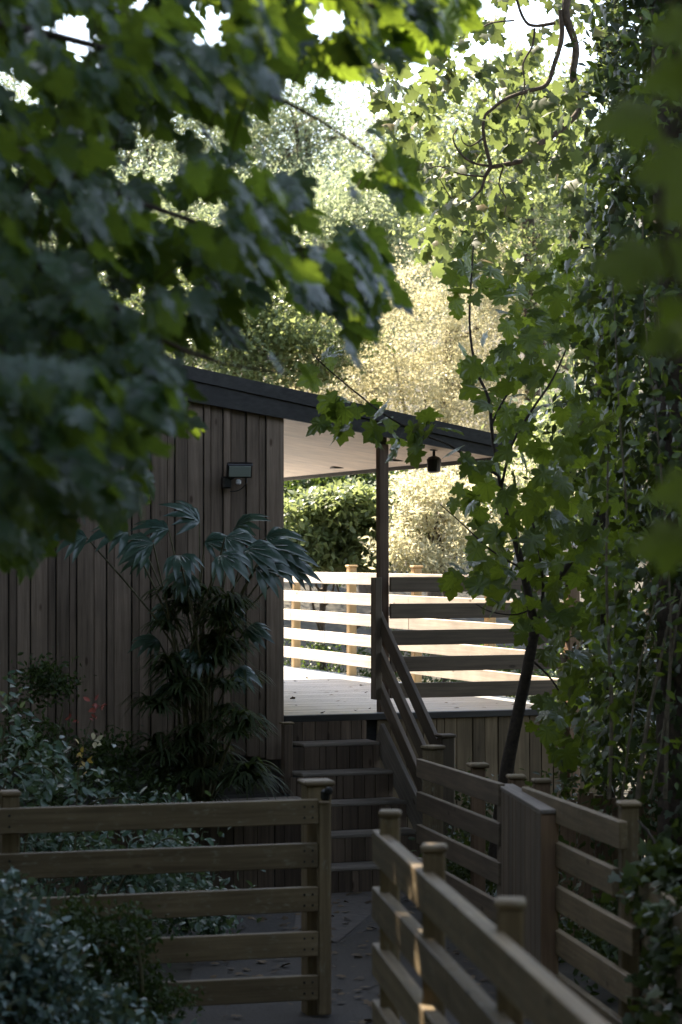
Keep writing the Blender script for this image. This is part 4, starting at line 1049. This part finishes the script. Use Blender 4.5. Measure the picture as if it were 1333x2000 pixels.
# glossy laurel between maple and ivy tree
LA = thing('glossy_laurel', Vector((1.9, 16.5, -2.45)), 'dark glossy evergreen bush behind the maple left of the ivy trunk', 'shrub')
tube('stem', [(1.95, 16.6, -2.45), (1.9, 16.6, 0), (1.85, 16.6, 2.2)], [.05, .04, .02], M['twig'], LA)
blobs = [BL(1190, 820, 17.5, .35, .5, .6, 1), BL(1210, 1000, 17.5, .42, .5, .6, 1), BL(1220, 1200, 17.2, .42, .5, .6, 1), BL(1240, 640, 17.8, .35, .5, .7, 1), BL(1260, 430, 18, .35, .5, .8, 1), BL(1230, 1420, 16.8, .36, .5, .6, 1), BL(1230, 240, 18.4, .22, .5, .8, .8), BL(1235, 60, 18.6, .22, .5, .8, .8), BL(1330, 1300, 15.5, .4, .5, 1.4, 1.4)]
crown('crown', blobs, 9500, .085, oval_template(.45), M['laurel'], LA, clump=.25, per=30, hollow=.2, up=.7)
# thin bare suckers climbing beside it
su = thing('woody_sucker_clump', Vector((1.75, 12.6, -2.35)), 'clump of thin bare pale stems rising in front of the ivy trunk', 'shrub')
M['suck'] = plain('pale_bark_stem', (0.12, 0.095, 0.06), 0.8, noise=.4, scale=30)
for pts, r in [([(1245, 1560), (1262, 1430), (1290, 1290), (1320, 1150)], .016), ([(1190, 1560), (1195, 1380), (1185, 1150), (1188, 900)], .013), ([(1270, 1560), (1300, 1400), (1310, 1200), (1290, 900), (1262, 640), (1255, 420)], .009),
               ([(1330, 900), (1300, 760), (1285, 600), (1290, 450)], .006), ([(1225, 1000), (1210, 800), (1200, 600), (1190, 430)], .006), ([(1300, 1560), (1310, 1300), (1345, 1100)], .013), ([(1215, 1560), (1250, 1300), (1300, 1100)], .008)]:
    q = [P(x, y, 12.7) for x, y in pts]
    tube('stem', q, [r * (1 - .6 * i / (len(q) - 1)) for i in range(len(q))], M['suck'], su, sides=6, wob=.08)
n = 750
px = RNG.uniform(1150, 1345, n); py = RNG.uniform(0, 1540, n)
pos = unproj(px, py, RNG.uniform(12.2, 12.9, n))
mass('small_leaves', oval_template(.45), pos, unit(RNG.normal(size=(n, 3)) + [0, 0, -.4]), unit(RNG.normal(size=(n, 3)) + [0, -.4, 1]), RNG.uniform(.05, .10, n), M['maple_mid'], su)

# ivy over the right fence
IF_ = thing('fence_ivy', Vector((1.35, 9.6, -2.2)), 'bushy ivy spilling over the fence at the lower right', 'ivy')
blobs = [((1.37, 9.75, -1.38), (.13, .2, .16), 1), ((1.42, 9.4, -1.62), (.16, .2, .2), 1), ((1.38, 9.5, -1.9), (.14, .2, .25), 1), ((1.48, 9.2, -1.38), (.1, .2, .12), .6), ((1.33, 9.6, -2.15), (.2, .3, .15), .7), ((1.33, 8.9, -1.5), (.12, .25, .2), 1), ((1.30, 8.9, -1.85), (.16, .25, .2), 1), ((1.42, 9.3, -1.25), (.12, .2, .10), .6)]
crown('foliage', blobs, 2900, .060, ivy_template(2), M['ivy'], IF_, clump=.10, per=12, hollow=.2, up=.8)
tube('stem', [(1.35, 9.7, -2.3), (1.36, 9.68, -1.7), (1.34, 9.75, -1.25), (1.27, 9.85, -1.12)], [.012, .01, .007, .004], M['twig'], IF_)

# undergrowth behind the fences on the right
UG = thing('fern_undergrowth', Vector((1.4, 16.5, -2.5)), 'low dark undergrowth below the deck skirt right of the stairs', 'plants')
blobs = [((.95, 16.6, -2.2), (.4, .5, .3), 1), ((1.5, 16.0, -2.1), (.5, .6, .45), 1.2), ((2.2, 15.5, -2.0), (.6, .6, .5), 1.2), ((1.05, 17.6, -1.95), (.16, .2, .35), .5), ((1.6, 17.2, -1.9), (.5, .4, .3), .8), ((1.3, 13.8, -2.2), (.5, .6, .3), .8), ((1.7, 12, -2.0), (.5, .8, .35), .8), ((1.9, 15.0, -1.6), (.4, .5, .6), 1), ((1.65, 10.5, -1.9), (.35, .6, .5), .8)]
crown('foliage', blobs, 9500, .055, oval_template(.5), M['ivy'], UG, clump=.2, per=24, hollow=.2)
UG['kind'] = 'stuff'; 
for k_ in ('category',):
    if k_ in UG: del UG[k_]

# ================= plants on the left
# rose bush behind the gate
RO = thing('rose_bush', Vector((-1.75, 13.4, -2.35)), 'arching rose bush with bluish leaves rising behind the gate at the left', 'shrub')
RS = []
def rose_stem(pts, r=.008):
    q = [P(x, y, d) for x, y, d in pts]; tube('stem', q, [r, r * .8, r * .6, r * .4][:len(q)] if len(q) <= 4 else [r * (1 - .15 * i) for i in range(len(q))], M['stem'], RO, sides=6)
    for i in range(len(q) - 1):
        for k in range(10): RS.append(q[i].lerp(q[i + 1], k / 10))
rose_stem([(-60, 1900, 13.2), (-20, 1600, 13.2), (10, 1420, 13.2), (20, 1330, 13.1)])
rose_stem([(0, 1900, 13.4), (60, 1600, 13.4), (90, 1460, 13.3), (190, 1470, 13.2)])
rose_stem([(60, 1900, 13.3), (120, 1650, 13.3), (200, 1560, 13.2), (330, 1580, 13.0)])
rose_stem([(-40, 1900, 13.0), (0, 1560, 13.0), (60, 1490, 12.9), (130, 1530, 12.8)])
rose_stem([(140, 1900, 13.2), (150, 1560, 13.2), (160, 1470, 13.2), (180, 1400, 13.2)], .007)
rose_stem([(160, 1900, 13.0), (240, 1720, 13.0), (320, 1640, 12.9), (360, 1650, 12.8)])
rose_stem([(200, 1900, 13.0), (300, 1760, 13.0), (400, 1740, 12.9), (430, 1770, 12.8)])
sp = np.array([tuple(v) for v in RS])
n = 2300
idx = RNG.integers(0, len(sp), n); pos = sp[idx] + RNG.normal(size=(n, 3)) * [.13, .14, .10]
pxx, pyy = project(pos); keep = (pyy > 1300) & ~((np.abs(pxx - 175) < 45) & (pyy < 1500)) & ~((pxx > 60) & (pyy < 1440)) & ~((pxx > 230) & (pyy < 1540)); pos = pos[keep]; n = len(pos)
mass('foliage', oval_template(.52), pos, unit(RNG.normal(size=(n, 3)) + [.5, 0, -.5]), unit(RNG.normal(size=(n, 3)) * .45 + [-.1, -.3, 1]), RNG.uniform(.04, .075, n), M['rose'], RO)
def sprig(name, cpx, cpy, d, n, rad, size, m, parent):
    c = np.array(tuple(P(cpx, cpy, d))); pos = c + RNG.normal(size=(n, 3)) * rad
    leaf_parts([oval_template(.5)], pos, unit(RNG.normal(size=(n, 3)) + [0, 0, .3]), unit(RNG.normal(size=(n, 3)) + [0, -.6, .6]), RNG.uniform(size * .7, size * 1.3, n), m, parent, 'leaf')
sprig('leaf', 186, 1392, 13.2, 12, [.022, .02, .035], .045, M['rosered'], RO)
sprig('leaf', 150, 1405, 13.2, 4, [.018, .02, .02], .04, M['rosered'], RO)
sprig('leaf', 155, 1480, 13.2, 9, [.03, .02, .04], .045, M['roseyel'], RO)
sprig('leaf', 168, 1500, 13.2, 3, [.015, .02, .02], .05, M['roseyel'], RO)
sprig('leaf', 192, 1448, 13.2, 5, [.022, .02, .01], .05, M['pale'], RO)
sprig('leaf', 12, 1372, 13.1, 10, [.06, .03, .05], .05, M['layer'], RO)

# small leaved shrubs in front of and behind the gate
S1 = thing('near_cotoneaster', Vector((-1.3, 9.2, -2.2)), 'bushy small-leaved shrub with a blue sheen in the bottom left corner', 'shrub')
blobs = [BL(10, 1830, 9.2, .22, .3, .20, 1), BL(60, 1900, 9.2, .26, .3, .16, 1.1), BL(150, 1985, 9.1, .26, .3, .14, 1), BL(-40, 1960, 9.0, .35, .3, .2, 1), BL(0, 1740, 9.3, .08, .15, .10, .25), BL(240, 2040, 9.2, .22, .3, .12, .6)]
crown('foliage', blobs, 5200, .046, oval_template(.5), M['box'], S1, clump=.10, per=16, hollow=.3, up=.8)
tube('stem', [(-1.35, 9.2, -2.2), (-1.3, 9.2, -1.8), (-1.28, 9.2, -1.5)], [.02, .015, .006], M['stem'], S1)
S2 = thing('dark_spiraea', Vector((-.8, 10.6, -2.25)), 'dull dark shrub pushing against the lower left of the gate', 'shrub')
blobs = [BL(150, 1810, 10.7, .12, .2, .12, .7), BL(220, 1900, 10.7, .20, .2, .16, 1), BL(260, 1820, 10.7, .12, .2, .12, .5), BL(300, 1960, 10.7, .16, .2, .12, .7), BL(170, 1990, 10.6, .25, .3, .16, 1)]
crown('foliage', blobs, 5200, .034, oval_template(.45), M['darkfol'], S2, clump=.10, per=20, hollow=.2, up=.5)
tube('stem', [(-.9, 10.6, -2.25), (-.92, 10.6, -1.9), (-.95, 10.6, -1.7)], [.015, .01, .005], M['stem'], S2)
S3 = thing('bed_shrub', Vector((-1.2, 15.5, -2.4)), 'low leafy shrub seen through the gate bars in front of the raised bed', 'shrub')
blobs = [BL(120, 1660, 14.4, .3, .3, .22, 1), BL(260, 1700, 14.2, .3, .3, .2, 1), BL(360, 1760, 14.0, .22, .3, .2, 1), BL(60, 1760, 14, .3, .3, .25, 1), BL(330, 1650, 14.4, .14, .2, .07, .5), BL(300, 1580, 16.0, .25, .2, .08, .5), BL(420, 1800, 13.6, .1, .2, .12, .3), BL(180, 1830, 13.8, .4, .3, .2, .8)]
crown('foliage', blobs, 6500, .05, oval_template(.5), M['rose'], S3, clump=.12, per=18, hollow=.2, up=.8)
tube('stem', [(-1.2, 14.4, -2.4), (-1.25, 14.4, -2.0), (-1.2, 14.4, -1.8)], [.02, .015, .006], M['stem'], S3)

# big fan-leaved plant against the wall
FP = thing('fan_leaved_plant', Vector((-1.05, 17.0, -1.86)), 'tall plant with broad pleated leaf fans spreading against the timber wall', 'plant')
def fan_template(var, nl=7, spread=1.9, wd=.26, droop=.38):
    r = random.Random(var); vs, fs = [], []
    for i in range(nl):
        a = -spread / 2 + spread * i / (nl - 1) + r.uniform(-.06, .06); ln_ = r.uniform(.85, 1.1) * (1 - .25 * abs(a) / (spread / 2))
        dx, dy = math.sin(a), math.cos(a); sx, sy = dy, -dx
        prof = [(0, .012), (.25, wd * .55), (.55, wd), (.8, wd * .65), (1.0, .004)]
        b = len(vs)
        for t, w_ in prof:
            zz = .10 * math.sin(t * 2.2) - droop * t ** 2.4 + r.uniform(-.01, .01)
            L_ = t * ln_
            cx_, cy_ = dx * L_, dy * L_
            vs += [(cx_ - sx * w_ * ln_ / 2 * 1.0, cy_ - sy * w_ * ln_ / 2, zz + .35 * w_ * .5), (cx_, cy_, zz), (cx_ + sx * w_ * ln_ / 2, cy_ + sy * w_ * ln_ / 2, zz + .35 * w_ * .5)]
        for k in range(len(prof) - 1):
            q = b + k * 3
            for c in (0, 1): fs += [q + c, q + c + 1, q + c + 4, q + c, q + c + 4, q + c + 3]
    return np.array(vs), np.array(fs), np.array([(x + .5, y) for x, y, z in vs])
FANS = [fan_template(i) for i in range(4)]
base = Vector((-1.05, 17.0, -1.86))
fans = [(170, 1050, 16.6, -170, .36), (250, 1040, 16.5, -160, .34), (300, 1062, 16.4, -150, .33), (350, 1085, 16.3, -80, .30), (330, 1035, 16.9, 150, .30), (390, 1020, 17.1, 110, .34), (440, 1050, 16.6, -50, .34),
        (430, 1085, 16.3, -70, .34), (480, 1075, 16.5, -30, .36), (520, 1070, 16.8, -15, .36), (500, 1110, 16.5, -45, .36), (545, 1085, 17.0, -25, .34), (560, 1110, 17.0, -35, .30), (460, 1030, 17.2, 60, .32), (370, 1120, 16.5, -100, .28), (290, 1090, 16.7, -130, .26), (400, 1060, 16.9, 20, .3), (520, 1050, 17.2, 20, .32), (340, 1190, 16.9, -120, .26), (430, 1180, 16.8, -60, .28), (480, 1230, 16.9, -45, .26), (310, 1250, 16.9, -140, .26), (390, 1270, 16.7, -95, .28), (460, 1310, 16.8, -60, .26), (350, 1340, 16.8, -115, .26)]
pp3, yy3, nn3, ss3 = [], [], [], []
stems_from = [base + Vector((random.uniform(-.12, .12), random.uniform(-.1, .1), 0)) for _ in range(5)]
for i, (px, py, d, ang, s) in enumerate(fans):
    a = math.radians(ang); e = P(px, py, d)
    y = Vector((math.cos(a), random.uniform(-.5, -.1), .25 * math.sin(a) + .02)).normalized()
    pp3.append(tuple(e)); yy3.append(tuple(y)); nn3.append((random.gauss(0, .15), -.62, .8)); ss3.append(s * .88)
    s0 = stems_from[i % 5]; mid = s0.lerp(e, .55) + Vector((-(e.x - s0.x) * .3, 0, .15))
    tube('stem', [s0, s0.lerp(mid, .5) + Vector((0, 0, .05)), mid, e], [.014, .012, .009, .006], M['stem'], FP, sides=6)
leaf_parts(FANS, np.array(pp3), np.array(yy3), np.array(nn3), np.array(ss3), M['fan'], FP, 'fan_leaf')
# arching narrow-bladed clump below
def blade_clump(name, label, centers, nbl, length, m, seed):
    r = random.Random(seed); c0 = Vector(centers[0]); t = thing(name, c0, label, 'plant'); vs, fs = [], []
    for c in centers:
        for i in range(nbl):
            a = r.uniform(0, 2 * math.pi); L_ = length * r.uniform(.6, 1.15); w_ = r.uniform(.010, .018); h = r.uniform(.5, 1.0)
            dx, dy = math.cos(a), math.sin(a); sx, sy = -dy, dx; b = len(vs); K = 7
            for k in range(K):
                q = k / (K - 1); out_ = L_ * (.75 * q ** 1.3); z_ = L_ * h * (1.25 * q - 1.35 * q * q) ; ww = w_ * (1 - q ** 2.5) + .001
                p = Vector(c) - c0 + Vector((dx * out_, dy * out_, z_)); vs += [tuple(p + Vector((sx, sy, 0)) * ww), tuple(p - Vector((sx, sy, 0)) * ww)]
            for k in range(K - 1): q = b + 2 * k; fs += [q, q + 1, q + 3, q + 2]
    o = link('blades', mesh_np('blades', vs, fs, 4, m), t, c0); o['kind'] = 'stuff'
    return t
cs = []
r = random.Random(5)
for i in range(60):
    py = 1165 + 370 * r.random(); wd_ = 60 + 60 * (py - 1165) / 370
    px = 385 + r.uniform(-1, 1) * wd_; cs.append(tuple(P(px, py, r.uniform(16.5, 17.0))))
cs = [tuple(Vector((-1.0, 16.9, -1.8)))] + cs
bc = blade_clump('arching_grass_palm', 'dark mound of arching narrow leaves hanging below the leaf fans', cs, 34, .34, M['blade'], 8)
for c in cs[1:5]: tube('cane', [Vector((-1.0, 16.9, -1.86)), Vector((-1.0, 16.9, -1.86)).lerp(Vector(c), .6), Vector(c)], [.014, .012, .008], M['stem'], bc, sides=6)
blade_clump('bed_grass', 'low tuft of narrow leaves in the raised bed nearest the stairs', [tuple(P(430, 1545, 17.3)), tuple(P(480, 1545, 17.3)), tuple(P(340, 1540, 17.2))], 50, .5, M['blade'], 9)
# dim shrub by the wall at the left
S4 = thing('wall_shrub', Vector((-2.1, 17.0, -1.86)), 'dim shrub standing against the wall behind the rose bush', 'shrub')
blobs = [BL(90, 1330, 16.9, .2, .15, .16, 1), BL(60, 1450, 16.8, .35, .2, .3, 1.4), BL(220, 1480, 16.7, .3, .2, .22, 1), BL(280, 1540, 16.5, .3, .2, .12, .7), BL(120, 1540, 16.6, .4, .2, .2, 1)]
crown('foliage', blobs, 4200, .05, oval_template(.45), M['darkfol'], S4, clump=.14, per=20, hollow=.2)
tube('stem', [(-2.1, 17.0, -1.86), (-2.1, 17.0, -1.4), (-2.05, 17.0, -1.1)], [.02, .014, .006], M['stem'], S4)

# ================= fallen leaves
n = 900
px_ = RNG.uniform(-2.4, 1.0, n); py_ = RNG.uniform(10.5, 17.2, n)
pos = np.stack([px_, py_, path_z(py_) + .018], axis=1)
mass('leaf_litter', MAPS[1], pos, unit(RNG.normal(size=(n, 3)) * [1, 1, .1]), unit(RNG.normal(size=(n, 3)) * .2 + [0, 0, 1]), RNG.uniform(.02, .06, n), leafmat('brown_fallen_leaf', (0.05, 0.035, 0.02), (0.12, 0.075, 0.03), (0.1, 0.06, 0.02), trans=.1, rough=.7), None)
n = 90
u_ = RNG.uniform(.1, 2.4, n); w_ = RNG.uniform(.1, 8, n) ** 1.0
pos = np.array([tuple(F(a, b, DECKZ + .006)) for a, b in zip(u_, w_)])
mass('deck_litter', MAPS[1], pos, unit(RNG.normal(size=(n, 3)) * [1, 1, .1]), unit(RNG.normal(size=(n, 3)) * .25 + [0, 0, 1]), RNG.uniform(.02, .05, n), bpy.data.materials['brown_fallen_leaf'], None)
